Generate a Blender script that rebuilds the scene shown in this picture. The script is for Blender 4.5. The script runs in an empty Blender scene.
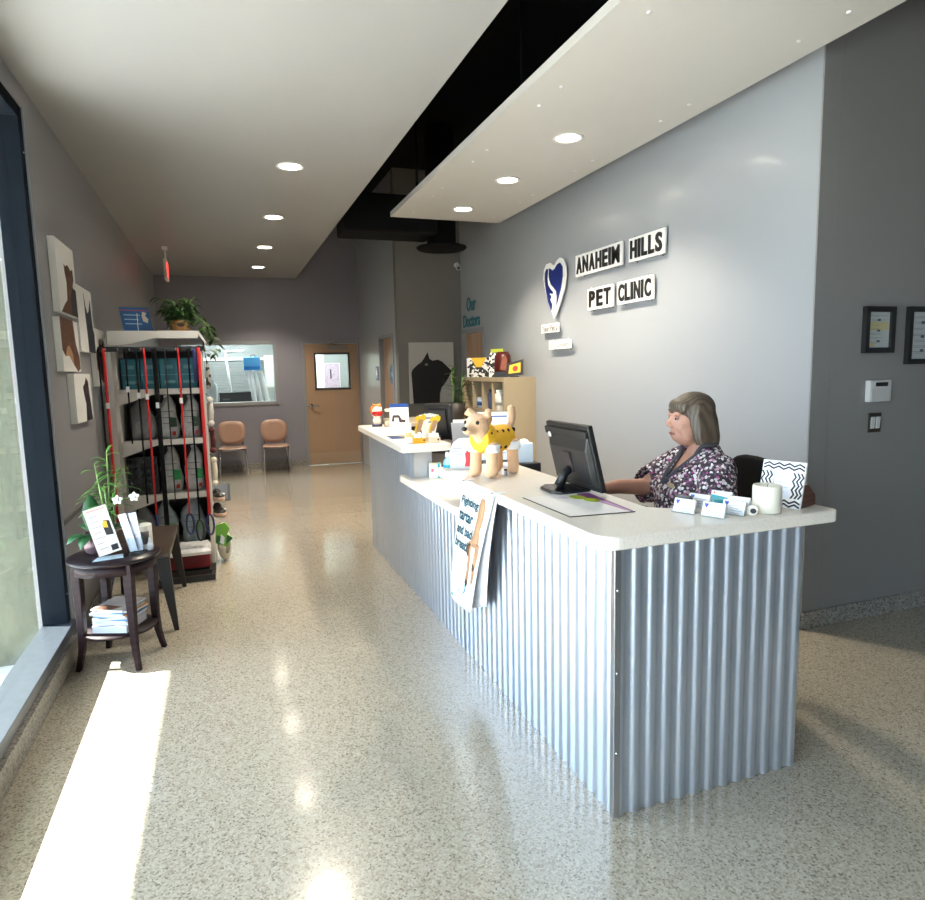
import bpy, bmesh, math, random
from math import sin, cos, pi, radians as R
from mathutils import Vector, Matrix
random.seed(7)
SC = bpy.context.scene
COL = SC.collection

# ------------------------------------------------------------------ materials
MATS = {}
def pm(name, base, rough=.5, metal=0., spec=.5, noise=None, bump=None, coat=0., emit=None, estr=0., alpha=None, trans=0., sheen=0.):
    """principled material; noise=(scale, amount) varies the value, bump=(scale, strength)"""
    if name in MATS: return MATS[name]
    m = bpy.data.materials.new(name); m.use_nodes = True
    nt = m.node_tree; b = nt.nodes['Principled BSDF']
    b.inputs['Base Color'].default_value = (*base, 1)
    b.inputs['Roughness'].default_value = rough
    b.inputs['Metallic'].default_value = metal
    b.inputs['Specular IOR Level'].default_value = spec
    b.inputs['Coat Weight'].default_value = coat
    b.inputs['Coat Roughness'].default_value = .08
    b.inputs['Transmission Weight'].default_value = trans
    b.inputs['Sheen Weight'].default_value = sheen
    if emit:
        b.inputs['Emission Color'].default_value = (*emit, 1); b.inputs['Emission Strength'].default_value = estr
    if alpha is not None: b.inputs['Alpha'].default_value = alpha
    tc = nt.nodes.new('ShaderNodeTexCoord')
    if noise:
        n = nt.nodes.new('ShaderNodeTexNoise'); n.inputs['Scale'].default_value = noise[0]; n.inputs['Detail'].default_value = 4
        if len(noise) > 2:
            mp = nt.nodes.new('ShaderNodeMapping'); mp.inputs['Scale'].default_value = noise[2]
            nt.links.new(tc.outputs['Object'], mp.inputs[0]); nt.links.new(mp.outputs[0], n.inputs['Vector'])
        else: nt.links.new(tc.outputs['Object'], n.inputs['Vector'])
        mx = nt.nodes.new('ShaderNodeMix'); mx.data_type = 'RGBA'
        a = noise[1]
        mx.inputs[6].default_value = (*[min(1, c*(1-a)) for c in base], 1)
        mx.inputs[7].default_value = (*[min(1, c*(1+a)) for c in base], 1)
        nt.links.new(n.outputs['Fac'], mx.inputs[0]); nt.links.new(mx.outputs[2], b.inputs['Base Color'])
    if bump:
        n2 = nt.nodes.new('ShaderNodeTexNoise'); n2.inputs['Scale'].default_value = bump[0]; n2.inputs['Detail'].default_value = 3
        nt.links.new(tc.outputs['Object'], n2.inputs['Vector'])
        bp = nt.nodes.new('ShaderNodeBump'); bp.inputs['Strength'].default_value = bump[1]; bp.inputs['Distance'].default_value = .01
        nt.links.new(n2.outputs['Fac'], bp.inputs['Height']); nt.links.new(bp.outputs[0], b.inputs['Normal'])
    MATS[name] = m
    return m

def ramp_voronoi(name, scale, stops, rough, coat=0., spec=.5, vec='Object', mapping=None, feature='F1', metric='EUCLIDEAN', edge=None):
    """random cell colours out of a constant ramp (terrazzo chips, printed cloth)"""
    if name in MATS: return MATS[name]
    m = bpy.data.materials.new(name); m.use_nodes = True
    nt = m.node_tree; b = nt.nodes['Principled BSDF']
    tc = nt.nodes.new('ShaderNodeTexCoord')
    v = nt.nodes.new('ShaderNodeTexVoronoi'); v.inputs['Scale'].default_value = scale
    nt.links.new(tc.outputs[vec], v.inputs['Vector'])
    sp = nt.nodes.new('ShaderNodeSeparateColor'); nt.links.new(v.outputs['Color'], sp.inputs[0])
    r = nt.nodes.new('ShaderNodeValToRGB'); r.color_ramp.interpolation = 'CONSTANT'
    e = r.color_ramp.elements
    while len(e) < len(stops): e.new(.5)
    for i, (p, c) in enumerate(stops): e[i].position = p; e[i].color = (*c, 1)
    nt.links.new(sp.outputs[0], r.inputs[0])
    out = r.outputs[0]
    if edge:
        lt = nt.nodes.new('ShaderNodeMath'); lt.operation = 'LESS_THAN'; lt.inputs[1].default_value = edge[0]
        nt.links.new(v.outputs['Distance'], lt.inputs[0])
        mx = nt.nodes.new('ShaderNodeMix'); mx.data_type = 'RGBA'; mx.inputs[6].default_value = (*edge[1], 1)
        nt.links.new(lt.outputs[0], mx.inputs[0]); nt.links.new(out, mx.inputs[7]); out = mx.outputs[2]
    nt.links.new(out, b.inputs['Base Color'])
    b.inputs['Roughness'].default_value = rough; b.inputs['Coat Weight'].default_value = coat; b.inputs['Coat Roughness'].default_value = .12
    b.inputs['Specular IOR Level'].default_value = spec
    MATS[name] = m; return m

def wave_mat(name, c1, c2, scale, dist, rough, axis='X', squash=(1,1,1), detail=2.):
    """wood grain / hair strands"""
    if name in MATS: return MATS[name]
    m = bpy.data.materials.new(name); m.use_nodes = True
    nt = m.node_tree; b = nt.nodes['Principled BSDF']
    tc = nt.nodes.new('ShaderNodeTexCoord'); mp = nt.nodes.new('ShaderNodeMapping'); mp.inputs['Scale'].default_value = squash
    w = nt.nodes.new('ShaderNodeTexWave'); w.bands_direction = axis
    w.inputs['Scale'].default_value = scale; w.inputs['Distortion'].default_value = dist; w.inputs['Detail'].default_value = detail
    nt.links.new(tc.outputs['Object'], mp.inputs[0]); nt.links.new(mp.outputs[0], w.inputs['Vector'])
    mx = nt.nodes.new('ShaderNodeMix'); mx.data_type = 'RGBA'
    mx.inputs[6].default_value = (*c1, 1); mx.inputs[7].default_value = (*c2, 1)
    nt.links.new(w.outputs['Fac'], mx.inputs[0]); nt.links.new(mx.outputs[2], b.inputs['Base Color'])
    bp = nt.nodes.new('ShaderNodeBump'); bp.inputs['Strength'].default_value = .15; bp.inputs['Distance'].default_value = .004
    nt.links.new(w.outputs['Fac'], bp.inputs['Height']); nt.links.new(bp.outputs[0], b.inputs['Normal'])
    b.inputs['Roughness'].default_value = rough
    MATS[name] = m; return m

def glass_mat(name='pane_glass', tint=(.95, .98, .97)):
    if name in MATS: return MATS[name]
    m = bpy.data.materials.new(name); m.use_nodes = True
    nt = m.node_tree; nt.nodes.clear()
    o = nt.nodes.new('ShaderNodeOutputMaterial'); mix = nt.nodes.new('ShaderNodeMixShader')
    t = nt.nodes.new('ShaderNodeBsdfTransparent'); g = nt.nodes.new('ShaderNodeBsdfGlossy')
    lw = nt.nodes.new('ShaderNodeLayerWeight'); pw = nt.nodes.new('ShaderNodeMath'); pw.operation = 'POWER'; pw.inputs[1].default_value = 5
    fr = nt.nodes.new('ShaderNodeMath'); fr.operation = 'MULTIPLY_ADD'; fr.inputs[1].default_value = .6; fr.inputs[2].default_value = .02
    nt.links.new(lw.outputs['Facing'], pw.inputs[0]); nt.links.new(pw.outputs[0], fr.inputs[0])
    t.inputs[0].default_value = (*tint, 1); g.inputs['Roughness'].default_value = .02
    nt.links.new(fr.outputs[0], mix.inputs[0]); nt.links.new(t.outputs[0], mix.inputs[1]); nt.links.new(g.outputs[0], mix.inputs[2])
    nt.links.new(mix.outputs[0], o.inputs[0])
    MATS[name] = m; return m

# ------------------------------------------------------------------ mesh builder
class MB:
    def __init__(s): s.v = []; s.f = []; s.mi = []; s.sm = []
    def add(s, vs, fs, m=0, smooth=False):
        o = len(s.v); s.v += [tuple(p) for p in vs]
        for f in fs: s.f.append([i+o for i in f]); s.mi.append(m); s.sm.append(smooth)
        return s
    def box(s, c, d, m=0, rz=0., rx=0., ry=0., taper=1.):
        M = Matrix.Rotation(rz, 3, 'Z') @ Matrix.Rotation(ry, 3, 'Y') @ Matrix.Rotation(rx, 3, 'X')
        vs = []
        for z in (-.5, .5):
            k = taper if z > 0 else 1
            for x, y in ((-.5, -.5), (.5, -.5), (.5, .5), (-.5, .5)):
                vs.append(Vector(c) + M @ Vector((x*d[0]*k, y*d[1]*k, z*d[2])))
        return s.add(vs, [(3,2,1,0), (4,5,6,7), (0,1,5,4), (1,2,6,5), (2,3,7,6), (3,0,4,7)], m)
    def bx(s, x0, x1, y0, y1, z0, z1, m=0):
        return s.box(((x0+x1)/2, (y0+y1)/2, (z0+z1)/2), (abs(x1-x0), abs(y1-y0), abs(z1-z0)), m)
    def tube(s, pts, r, n=8, m=0, flat=1., up=None, close=False):
        pts = [Vector(p) for p in pts]; k = len(pts)
        if not hasattr(r, '__len__'): r = [r]*k
        vs = []; prev = None
        for i, p in enumerate(pts):
            if close: t = (pts[(i+1) % k]-pts[i-1]).normalized()
            else: t = (pts[min(i+1, k-1)]-pts[max(i-1, 0)]).normalized()
            if prev is None:
                a = Vector(up) if up else (Vector((0,0,1)) if abs(t.z) < .9 else Vector((1,0,0)))
            else: a = prev
            a = (a - t*a.dot(t)); a = a.normalized() if a.length > 1e-6 else t.orthogonal().normalized()
            b = t.cross(a); prev = a
            for j in range(n):
                q = 2*pi*j/n
                vs.append(p + a*(r[i]*cos(q)) + b*(r[i]*flat*sin(q)))
        fs = []
        for i in range(k if close else k-1):
            i2 = (i+1) % k
            for j in range(n): fs.append((i*n+j, i*n+(j+1) % n, i2*n+(j+1) % n, i2*n+j))
        if not close: fs += [tuple(range(n-1, -1, -1)), tuple(range((k-1)*n, k*n))]
        return s.add(vs, fs, m, True)
    def cyl(s, p0, p1, r0, r1=None, n=20, m=0, smooth=True):
        s.tube([p0, p1], [r0, r0 if r1 is None else r1], n, m)
        return s
    def lathe(s, prof, c=(0,0,0), n=24, m=0, sx=1., sy=1.):
        vs = [(c[0]+r*cos(2*pi*j/n)*sx, c[1]+r*sin(2*pi*j/n)*sy, c[2]+z) for r, z in prof for j in range(n)]
        fs = [(i*n+j, i*n+(j+1) % n, (i+1)*n+(j+1) % n, (i+1)*n+j) for i in range(len(prof)-1) for j in range(n)]
        if prof[0][0] > 1e-5: fs.append(tuple(range(n-1, -1, -1)))
        if prof[-1][0] > 1e-5: fs.append(tuple(range((len(prof)-1)*n, len(prof)*n)))
        return s.add(vs, fs, m, True)
    def ell(s, c, r, n=16, m=0, rot=None):
        if not hasattr(r, '__len__'): r = (r, r, r)
        M = rot if rot else Matrix.Identity(3); vs = []; k = n//2
        for i in range(1, k):
            a = pi*i/k
            for j in range(n):
                q = 2*pi*j/n; vs.append(Vector(c)+M @ Vector((r[0]*sin(a)*cos(q), r[1]*sin(a)*sin(q), r[2]*cos(a))))
        T = len(vs); vs += [Vector(c)+M @ Vector((0,0,r[2])), Vector(c)+M @ Vector((0,0,-r[2]))]
        fs = [(i*n+j, (i+1)*n+j, (i+1)*n+(j+1) % n, i*n+(j+1) % n) for i in range(k-2) for j in range(n)]
        fs += [(T, j, (j+1) % n) for j in range(n)] + [(T+1, (k-2)*n+(j+1) % n, (k-2)*n+j) for j in range(n)]
        return s.add(vs, fs, m, True)
    def prism(s, poly, o, u, v, t, m=0, smooth=False):
        """polygon (a, b) in the plane o + a*u + b*v, thickened by the vector t"""
        o, u, v, t = Vector(o), Vector(u), Vector(v), Vector(t); k = len(poly)
        A = [o+u*a+v*b for a, b in poly]; B = [p+t for p in A]
        if u.cross(v).dot(t) < 0: A, B = B, A
        fs = [tuple(range(k-1, -1, -1)), tuple(range(k, 2*k))] + [(i, (i+1) % k, k+(i+1) % k, k+i) for i in range(k)]
        area = sum(poly[i][0]*poly[(i+1) % k][1]-poly[(i+1) % k][0]*poly[i][1] for i in range(k))
        if area < 0: fs = [tuple(reversed(f)) for f in fs]
        return s.add(A+B, fs, m, smooth)
    def loft(s, rings, m=0, caps=True):
        n = len(rings[0]); vs = [p for r in rings for p in r]
        fs = [(i*n+j, i*n+(j+1) % n, (i+1)*n+(j+1) % n, (i+1)*n+j) for i in range(len(rings)-1) for j in range(n)]
        if caps: fs += [tuple(range(n-1, -1, -1)), tuple(range((len(rings)-1)*n, len(rings)*n))]
        return s.add(vs, fs, m, True)
    def sheet(s, rows, th=.0008, m=0, smooth=True):
        """grid of points given a thickness"""
        h, w = len(rows), len(rows[0]); P = [[Vector(p) for p in r] for r in rows]
        nv = []
        for i in range(h):
            for j in range(w):
                a = P[min(i+1, h-1)][j]-P[max(i-1, 0)][j]; b = P[i][min(j+1, w-1)]-P[i][max(j-1, 0)]
                nn = a.cross(b); nv.append(nn.normalized() if nn.length > 1e-9 else Vector((0,0,1)))
        F = [P[i][j] for i in range(h) for j in range(w)]; Bk = [p-n*th for p, n in zip(F, nv)]
        k = h*w; fs = []
        for i in range(h-1):
            for j in range(w-1):
                q = (i*w+j, (i+1)*w+j, (i+1)*w+j+1, i*w+j+1)
                fs.append(q); fs.append(tuple(k+x for x in reversed(q)))
        ring = [j for j in range(w)]+[i*w+w-1 for i in range(1, h)]+[(h-1)*w+j for j in range(w-2, -1, -1)]+[i*w for i in range(h-2, 0, -1)]
        for a, b in zip(ring, ring[1:]+ring[:1]): fs.append((a, b, k+b, k+a))
        return s.add(F+Bk, fs, m, smooth)
    def leaf(s, p, d, L, W, droop=.3, m=0, up=(0,0,1), fold=.2):
        """pointed blade from p along d"""
        p, d, up = Vector(p), Vector(d).normalized(), Vector(up); side = d.cross(up)
        side = side.normalized() if side.length > 1e-4 else Vector((1,0,0)); nn = side.cross(d)
        rows = []
        for i in range(6):
            t = i/5; c = p+d*(L*t)-up*(droop*L*t*t)
            w = W*.5*max(.04, sin(pi*min(1, t*.92+.06))**.8)
            rows.append([c-side*w+nn*w*fold, c, c+side*w+nn*w*fold])
        return s.sheet(rows, .0012, m)
    def build(s, name, mats, parent=None, bevel=0., loc=None, seg=2):
        me = bpy.data.meshes.new(name); me.from_pydata(s.v, [], s.f); me.validate(); 
        for m in (mats if isinstance(mats, (list, tuple)) else [mats]): me.materials.append(m)
        if len(me.polygons) == len(s.f):
            me.polygons.foreach_set('material_index', s.mi); me.polygons.foreach_set('use_smooth', s.sm)
        me.update()
        o = bpy.data.objects.new(name, me); COL.objects.link(o)
        if parent: o.parent = parent
        if loc: o.location = loc
        if bevel:
            b = o.modifiers.new('bevel', 'BEVEL'); b.width = bevel; b.segments = seg; b.limit_method = 'ANGLE'
        return o

def remesh(o, vox, smooth=4, it=.5):
    md = o.modifiers.new('r', 'REMESH'); md.mode = 'VOXEL'; md.voxel_size = vox; md.use_smooth_shade = True
    sm = o.modifiers.new('s', 'SMOOTH'); sm.factor = it; sm.iterations = smooth
    bpy.context.view_layer.update()
    dg = bpy.context.evaluated_depsgraph_get()
    me = bpy.data.meshes.new_from_object(o.evaluated_get(dg)); me.name = o.name
    mats = [m for m in o.data.materials]
    o.modifiers.clear(); o.data = me
    if not me.materials:
        for m in mats: me.materials.append(m)
    me.polygons.foreach_set('use_smooth', [True]*len(me.polygons))
    return o

def tag(o, label=None, cat=None, group=None, kind=None):
    if label: o['label'] = label
    if cat: o['category'] = cat
    if group: o['group'] = group
    if kind: o['kind'] = kind
    return o
def thing(name, label, cat, loc=(0,0,0), rz=0., group=None):
    o = bpy.data.objects.new(name, None); COL.objects.link(o); o.empty_display_size = .05
    o.location = loc; o.rotation_euler = (0, 0, rz)
    return tag(o, label, cat, group)
def struct(o): o['kind'] = 'structure'; return o
def dup(root, loc, rz=None, label=None, group=None):
    r = root.copy(); COL.objects.link(r); r.location = loc
    if rz is not None: r.rotation_euler = (0, 0, rz)
    if label: r['label'] = label
    if group: r['group'] = group
    for ch in list(root.children):
        c = ch.copy(); COL.objects.link(c); c.parent = r
        for g in list(ch.children):
            d = g.copy(); COL.objects.link(d); d.parent = c
    return r

_tc = {}
def glyphs(body, bold=0.):
    """flat letter outlines of the built-in font, scaled to a unit box"""
    k = (body, bold)
    if k in _tc: return _tc[k]
    cu = bpy.data.curves.new('t', 'FONT'); cu.body = body; cu.align_x = 'LEFT'; cu.offset = bold; cu.space_line = .95
    cu.resolution_u = 3
    o = bpy.data.objects.new('t', cu); COL.objects.link(o); bpy.context.view_layer.update()
    me = bpy.data.meshes.new_from_object(o.evaluated_get(bpy.context.evaluated_depsgraph_get()))
    V = [(v.co.x, v.co.y) for v in me.vertices]; F = [tuple(p.vertices) for p in me.polygons]
    bpy.data.objects.remove(o); bpy.data.curves.remove(cu); bpy.data.meshes.remove(me)
    x0 = min(a for a, b in V); x1 = max(a for a, b in V); y0 = min(b for a, b in V); y1 = max(b for a, b in V)
    _tc[k] = ([((a-x0)/(x1-x0), (b-y0)/(y1-y0)) for a, b in V], F, (x1-x0)/(y1-y0)); return _tc[k]
def letters(mb, body, o, u, v, n, th=.002, m=0, bold=0., fn=None):
    """letters filling the box o, o+u, o+v, raised along the unit normal n by th"""
    V, F, asp = glyphs(body, bold); o, u, v, n = Vector(o), Vector(u), Vector(v), Vector(n)
    if u.cross(v).dot(n) < 0: F = [tuple(reversed(f)) for f in F]
    top = [o+u*a+v*b+n*th for a, b in V]
    if fn: top = [fn(a, b) for a, b in V]
    mb.add(top, F, m)
    if not fn and th > .003:                      # side walls of raised letters
        cnt = {}
        for f in F:
            for a, b in zip(f, f[1:]+f[:1]): cnt[(a, b)] = 1
        ed = [(a, b) for a, b in cnt if (b, a) not in cnt]
        bot = [o+u*a+v*b for a, b in V]; k = len(V)
        mb.add(top+bot, [(b, a, k+a, k+b) for a, b in ed], m)
def lines(mb, o, u, v, n, rows, m=0, th=.0006, hh=.35):
    """rows of unreadably small print: each row = (start, end) fractions"""
    o, u, v, n = Vector(o), Vector(u), Vector(v), Vector(n); k = len(rows)
    for i, (a, b) in enumerate(rows):
        y = 1-(i+.5)/k; h = hh/k
        mb.prism([(a, y-h/2), (b, y-h/2), (b, y+h/2), (a, y+h/2)], o, u, v, n*th, m)

# ------------------------------------------------------------------ palette
terrazzo = ramp_voronoi('terrazzo', 150, [(0, (.42,.375,.295)), (.34, (.35,.31,.245)), (.52, (.46,.415,.335)), (.72, (.29,.255,.20)), (.84, (.50,.455,.375)), (.95, (.20,.175,.14))], .20, coat=1.0)
cove = ramp_voronoi('terrazzo_cove', 110, [(0, (.30,.29,.27)), (.4, (.22,.21,.20)), (.6, (.38,.37,.35)), (.8, (.13,.13,.12))], .3)
paint = pm('grey_paint', (.255,.255,.265), .42, bump=(260, .05), noise=(1.5, .04))
paintS = pm('blue_grey_satin_paint', (.36,.38,.41), .30, bump=(220, .04), noise=(.8, .05), coat=.12)
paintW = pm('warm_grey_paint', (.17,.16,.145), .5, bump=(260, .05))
paintR = pm('dark_grey_paint', (.265,.26,.262), .45, bump=(260, .05))
ceilp = pm('ceiling_paint', (.32,.315,.31), .33, noise=(2, .03), spec=.5)
panelp = pm('soffit_panel_white', (.56,.54,.51), .35, noise=(3, .03))
blackp = pm('black_paint', (.004,.004,.0045), .9, spec=.1)
ductp = pm('black_duct_metal', (.004,.004,.0045), .8, spec=.1)
alu = pm('dark_anodised_frame', (.007,.010,.015), .7, metal=.0, spec=.06, noise=(6, .2))
alul = pm('sill_aluminium', (.11,.13,.16), .30, metal=.7, noise=(20, .2))
steel = pm('galvanised_steel', (.64,.70,.80), .40, metal=.92, noise=(3, .08, (6,6,.4)))
chrome = pm('chrome', (.75,.76,.78), .15, metal=1)
white = pm('white_plastic', (.82,.82,.82), .4)
paper = pm('white_paper', (.86,.86,.86), .6)
offw = pm('cream_paper', (.80,.76,.68), .6)
shelfw = pm('shelf_grey_white', (.55,.53,.50), .45, noise=(6, .1))
black = pm('black_plastic', (.012,.012,.013), .4)
blackf = pm('black_fabric', (.006,.006,.007), .9, spec=.2)
dkwood = wave_mat('espresso_wood', (.012,.005,.007), (.018,.008,.010), 8, 3, .5, 'Z')
dkwood.node_tree.nodes['Principled BSDF'].inputs['Specular IOR Level'].default_value = .18
benchw = wave_mat('dark_bench_wood', (.040,.028,.020), (.055,.038,.028), 6, 3, .4, 'Y')
birch = wave_mat('door_birch', (.37,.235,.145), (.46,.30,.19), 3, 5, .4, 'X', (6,6,.5))
oak = wave_mat('light_oak', (.42,.33,.21), (.50,.40,.26), 5, 4, .45, 'X', (7,7,.6))
chairw = pm('pinkish_ply', (.42,.265,.20), .38, noise=(8, .1))
counterw = ramp_voronoi('speckled_worktop', 240, [(0, (.83,.77,.69)), (.6, (.80,.74,.66)), (.85, (.86,.81,.75)), (.95, (.72,.66,.59))], .28, coat=.2)
glass = glass_mat()
acry = glass_mat('clear_acrylic', (.93,.95,.96))
red = pm('red_webbing', (.62,.012,.012), .55)
navy = pm('navy_webbing', (.012,.020,.10), .6)
blue = pm('logo_blue', (.008,.022,.17), .3)
teal = pm('teal_print', (.012,.16,.20), .5)
tealb = pm('teal_card', (.012,.15,.21), .5, noise=(12, .25))
yellow = pm('yellow_plastic', (.72,.46,.008), .45)
orange = pm('orange_print', (.85,.38,.06), .5)
purple = pm('purple_print', (.19,.045,.20), .4)
lime = pm('lime_print', (.42,.50,.02), .5)
green = pm('leaf_green', (.035,.13,.018), .4, noise=(30, .35))
green2 = pm('bright_leaf_green', (.10,.24,.03), .4, noise=(30, .3))
dkgreen = pm('dark_leaf_green', (.016,.055,.022), .3, noise=(20, .3))
stemg = pm('stem_green', (.12,.20,.05), .5)
brown = pm('brown_print', (.11,.042,.020), .6, noise=(32, .95))
tan = pm('tan_print', (.45,.25,.13), .6, noise=(14, .35))
dkprint = pm('dark_print', (.012,.010,.014), .6, noise=(10, .5))
ink = pm('black_ink', (.008,.008,.009), .5)
greyink = pm('grey_ink', (.30,.31,.34), .6)
blueink = pm('blue_ink', (.05,.10,.38), .5)
lblue = pm('light_blue_print', (.30,.52,.75), .5)
wicker = wave_mat('wicker', (.20,.085,.020), (.34,.16,.045), 40, 2, .6, 'Z')
wax = pm('white_wax', (.84,.80,.70), .45)
redbox = pm('dark_red_card', (.20,.008,.010), .5)
bagm = pm('silver_grey_bag', (.50,.50,.49), .35, noise=(22, .5), bump=(26, .9))
bagd = pm('dark_grey_bag', (.26,.26,.27), .4, noise=(22, .4), bump=(26, .9))
bagc = pm('pale_blue_bag', (.38,.45,.50), .3, noise=(22, .4), bump=(26, .9))

# ================================================================== THE ROOM
XL, XS, YB, YR = -.93, 3.22, 11.59, 2.91        # left wall, sign wall, back wall, right wall planes
ZC, ZD = 3.2, 4.3                               # dropped ceiling, black deck
struct(MB().bx(-1.08, 7.1, -2.7, 14.3, -.15, 0).build('floor', terrazzo))
struct(MB().bx(-9, -1.08, -6, 9, -.30, -.12).build('ground', pm('pale_concrete', (.62,.60,.56), .8, noise=(3, .1))))

# left wall beyond the window, low wall under the sill, header
wl = MB(); wl.bx(XL-.16, XL, 4.27, YB, 0, ZD); wl.bx(XL-.16, XL, -2.6, 4.27, 3.06, ZD)
wl.bx(XL-.15, XL+.005, -2.6, 4.27, 0, .165)
struct(wl.build('wall_left', paint))
struct(MB().bx(XL, XL+.014, 4.30, 10.9, .765, .79).build('trim_1', pm('rail_grey', (.10,.10,.10), .5)))
struct(MB().bx(XL+.005, XL+.03, -2.6, 4.27, 0, .115).bx(XL, XL+.018, 4.27, YB, 0, .1).build('baseboard_left', cove))
# window: frame, glass, sill
wf = MB(); wf.bx(-1.055, -.925, 4.205, 4.275, .2, 3.06); wf.bx(-1.055, -.925, -2.6, -2.53, .2, 3.06)
wf.bx(-1.055, -.925, -2.53, 4.205, 2.99, 3.06); wf.bx(-1.045, -.945, 1.0, 1.06, .2, 2.99)
win = struct(wf.build('window_1', alu, bevel=.004))
MB().bx(-1.005, -.997, -2.53, 4.205, .215, 2.99).build('pane', glass, win)
ws = MB(); ws.bx(-1.06, -.90, -2.6, 4.275, .165, .213)
ws.build('window_sill', alul, win, bevel=.003)
MB().bx(-.924, -.915, 4.272, 4.285, 0, 3.06).build('edge_trim', pm('pale_blue_edge', (.35,.40,.48), .4, metal=.5), win)
for z in (2.82, .38): MB().ell((-.925, 4.24, z), (.006,.006,.006), 8).build('screw', chrome, win)

# outside: stucco pier and canopy
stu = pm('stucco', (.12,.13,.095), .9, noise=(7, .22), bump=(9, 1.0))
struct(MB().bx(-1.85, -1.10, 4.55, 5.6, -.14, 2.9).build('pillar', stu))
struct(MB().bx(-3.30, -1.12, -5.5, 8.5, 3.02, 3.2).build('roof', pm('canopy_white', (.6,.6,.6), .7)))

# back wall with window and door openings
wb = MB(); t = .14
def wall_y(mb, y, t, x0, x1, z0, z1, holes):
    """wall facing -y at y with rectangular holes (x0,x1,z0,z1) sorted by x"""
    x = x0
    for a, b, c, d in holes:
        mb.bx(x, a, y, y+t, z0, z1)
        if c > z0: mb.bx(a, b, y, y+t, z0, c)
        if d < z1: mb.bx(a, b, y, y+t, d, z1)
        x = b
    mb.bx(x, x1, y, y+t, z0, z1)
wall_y(wb, YB, t, XL-.16, 2.40, 0, ZD, [(-.62, .855, 1.125, 2.13), (1.325, 2.285, 0, 2.13)])
struct(wb.build('wall_back', pm('lilac_grey_paint', (.26,.254,.30), .42, bump=(260, .05))))
struct(MB().bx(XL, 1.29, YB-.016, YB, 0, .11).build('baseboard_back', cove))
# window 2
w2 = MB(); a, b, c, d = -.62, .855, 1.125, 2.13
for q in ((a-.03, a+.025, c-.03, d+.03), (b-.025, b+.03, c-.03, d+.03)): w2.bx(q[0], q[1], YB-.02, YB+t+.01, q[2], q[3])
for q in ((c-.03, c+.03), (d-.025, d+.03)): w2.bx(a, b, YB-.02, YB+t+.01, q[0], q[1])
win2 = struct(w2.build('window_2', pm('grey_steel_frame', (.28,.29,.31), .4), bevel=.003))
MB().bx(a, b, YB+.06, YB+.066, c, d).build('pane', glass, win2)
# door 1 (back wall)
dj = MB(); fr = pm('grey_steel_frame', (.28,.29,.31), .4)
dj.bx(1.295, 1.345, YB-.02, YB+t, 0, 2.16); dj.bx(2.265, 2.29, YB-.02, YB+t, 0, 2.16); dj.bx(1.345, 2.265, YB-.02, YB+t, 2.11, 2.16)
d1 = struct(dj.build('door_1', fr, bevel=.003))
dl = MB(); x0, x1, y0 = 1.348, 2.262, YB-.005
vx0, vx1, vz0, vz1 = 1.515, 2.10, 1.335, 1.94
dl.bx(x0, vx0, y0, y0+.045, .012, 2.105); dl.bx(vx1, x1, y0, y0+.045, .012, 2.105)
dl.bx(vx0, vx1, y0, y0+.045, .012, vz0); dl.bx(vx0, vx1, y0, y0+.045, vz1, 2.105)
leafd = dl.build('door_leaf', birch, d1)
vf = MB()
for q in ((vx0-.014, vx0+.015, vz0-.014, vz1+.014), (vx1-.015, vx1+.014, vz0-.014, vz1+.014)): vf.bx(q[0], q[1], y0-.014, y0+.05, q[2], q[3])
for q in ((vz0-.014, vz0+.015), (vz1-.015, vz1+.014)): vf.bx(vx0, vx1, y0-.014, y0+.05, q[0], q[1])
vf.build('vision_frame', pm('dark_steel', (.06,.06,.065), .4, metal=.5), leafd)
MB().bx(vx0, vx1, y0+.02, y0+.026, vz0, vz1).build('pane', glass, leafd)
hd = MB(); hd.cyl((1.415, y0, 1.045), (1.415, y0-.015, 1.045), .035); hd.tube([(1.415, y0-.01, 1.045), (1.415, y0-.06, 1.045), (1.44, y0-.065, 1.045), (1.54, y0-.062, 1.04)], [.013,.013,.012,.010], 10)
hd.build('door_handle', chrome, d1)
cl = MB(); cl.bx(1.72, 2.08, y0-.055, y0, 2.0, 2.075); cl.tube([(1.9, y0-.05, 2.085), (1.75, y0-.2, 2.10), (1.9, y0-.03, 2.13)], .011, 8)
cl.build('door_closer', pm('closer_grey', (.30,.26,.22), .4, metal=.4), d1, bevel=.004)
MB().bx(x0+.01, x1-.01, y0-.004, y0, .02, .22).build('kick_plate', pm('brushed_kick', (.48,.34,.23), .3, metal=.25), d1)

# side wall (facing -x) with door 2
sw = MB(); xs2 = 2.29
for q in ((8.97, 9.14, 0, ZD), (9.98, YB, 0, ZD), (9.14, 9.98, 2.12, ZD)): sw.bx(xs2, xs2+.12, *q)
struct(sw.build('wall_side', paintS))
dj = MB(); dj.bx(xs2-.015, xs2+.13, 9.10, 9.16, 0, 2.15); dj.bx(xs2-.015, xs2+.13, 9.94, 10.0, 0, 2.15); dj.bx(xs2-.015, xs2+.13, 9.16, 9.94, 2.1, 2.15)
d2 = struct(dj.build('door_2', fr, bevel=.003))
MB().bx(xs2+.05, xs2+.095, 9.165, 9.935, .012, 2.095).build('door_leaf', birch, d2)
hd = MB(); hd.cyl((xs2+.05, 9.86, 1.04), (xs2, 9.86, 1.04), .012); hd.tube([(xs2+.005, 9.86, 1.04), (xs2+.0, 9.75, 1.035)], .011); hd.build('door_handle', chrome, d2)
ds = MB(); ds.lathe([(.15,0),(.15,.006)], (0,0,0), 28); 
dsg = MB().prism([(.15*cos(i*pi/14), .15*sin(i*pi/14)) for i in range(28)], (xs2+.05, 9.42, 1.57), (0,1,0), (0,0,1), (-.006,0,0))
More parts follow.
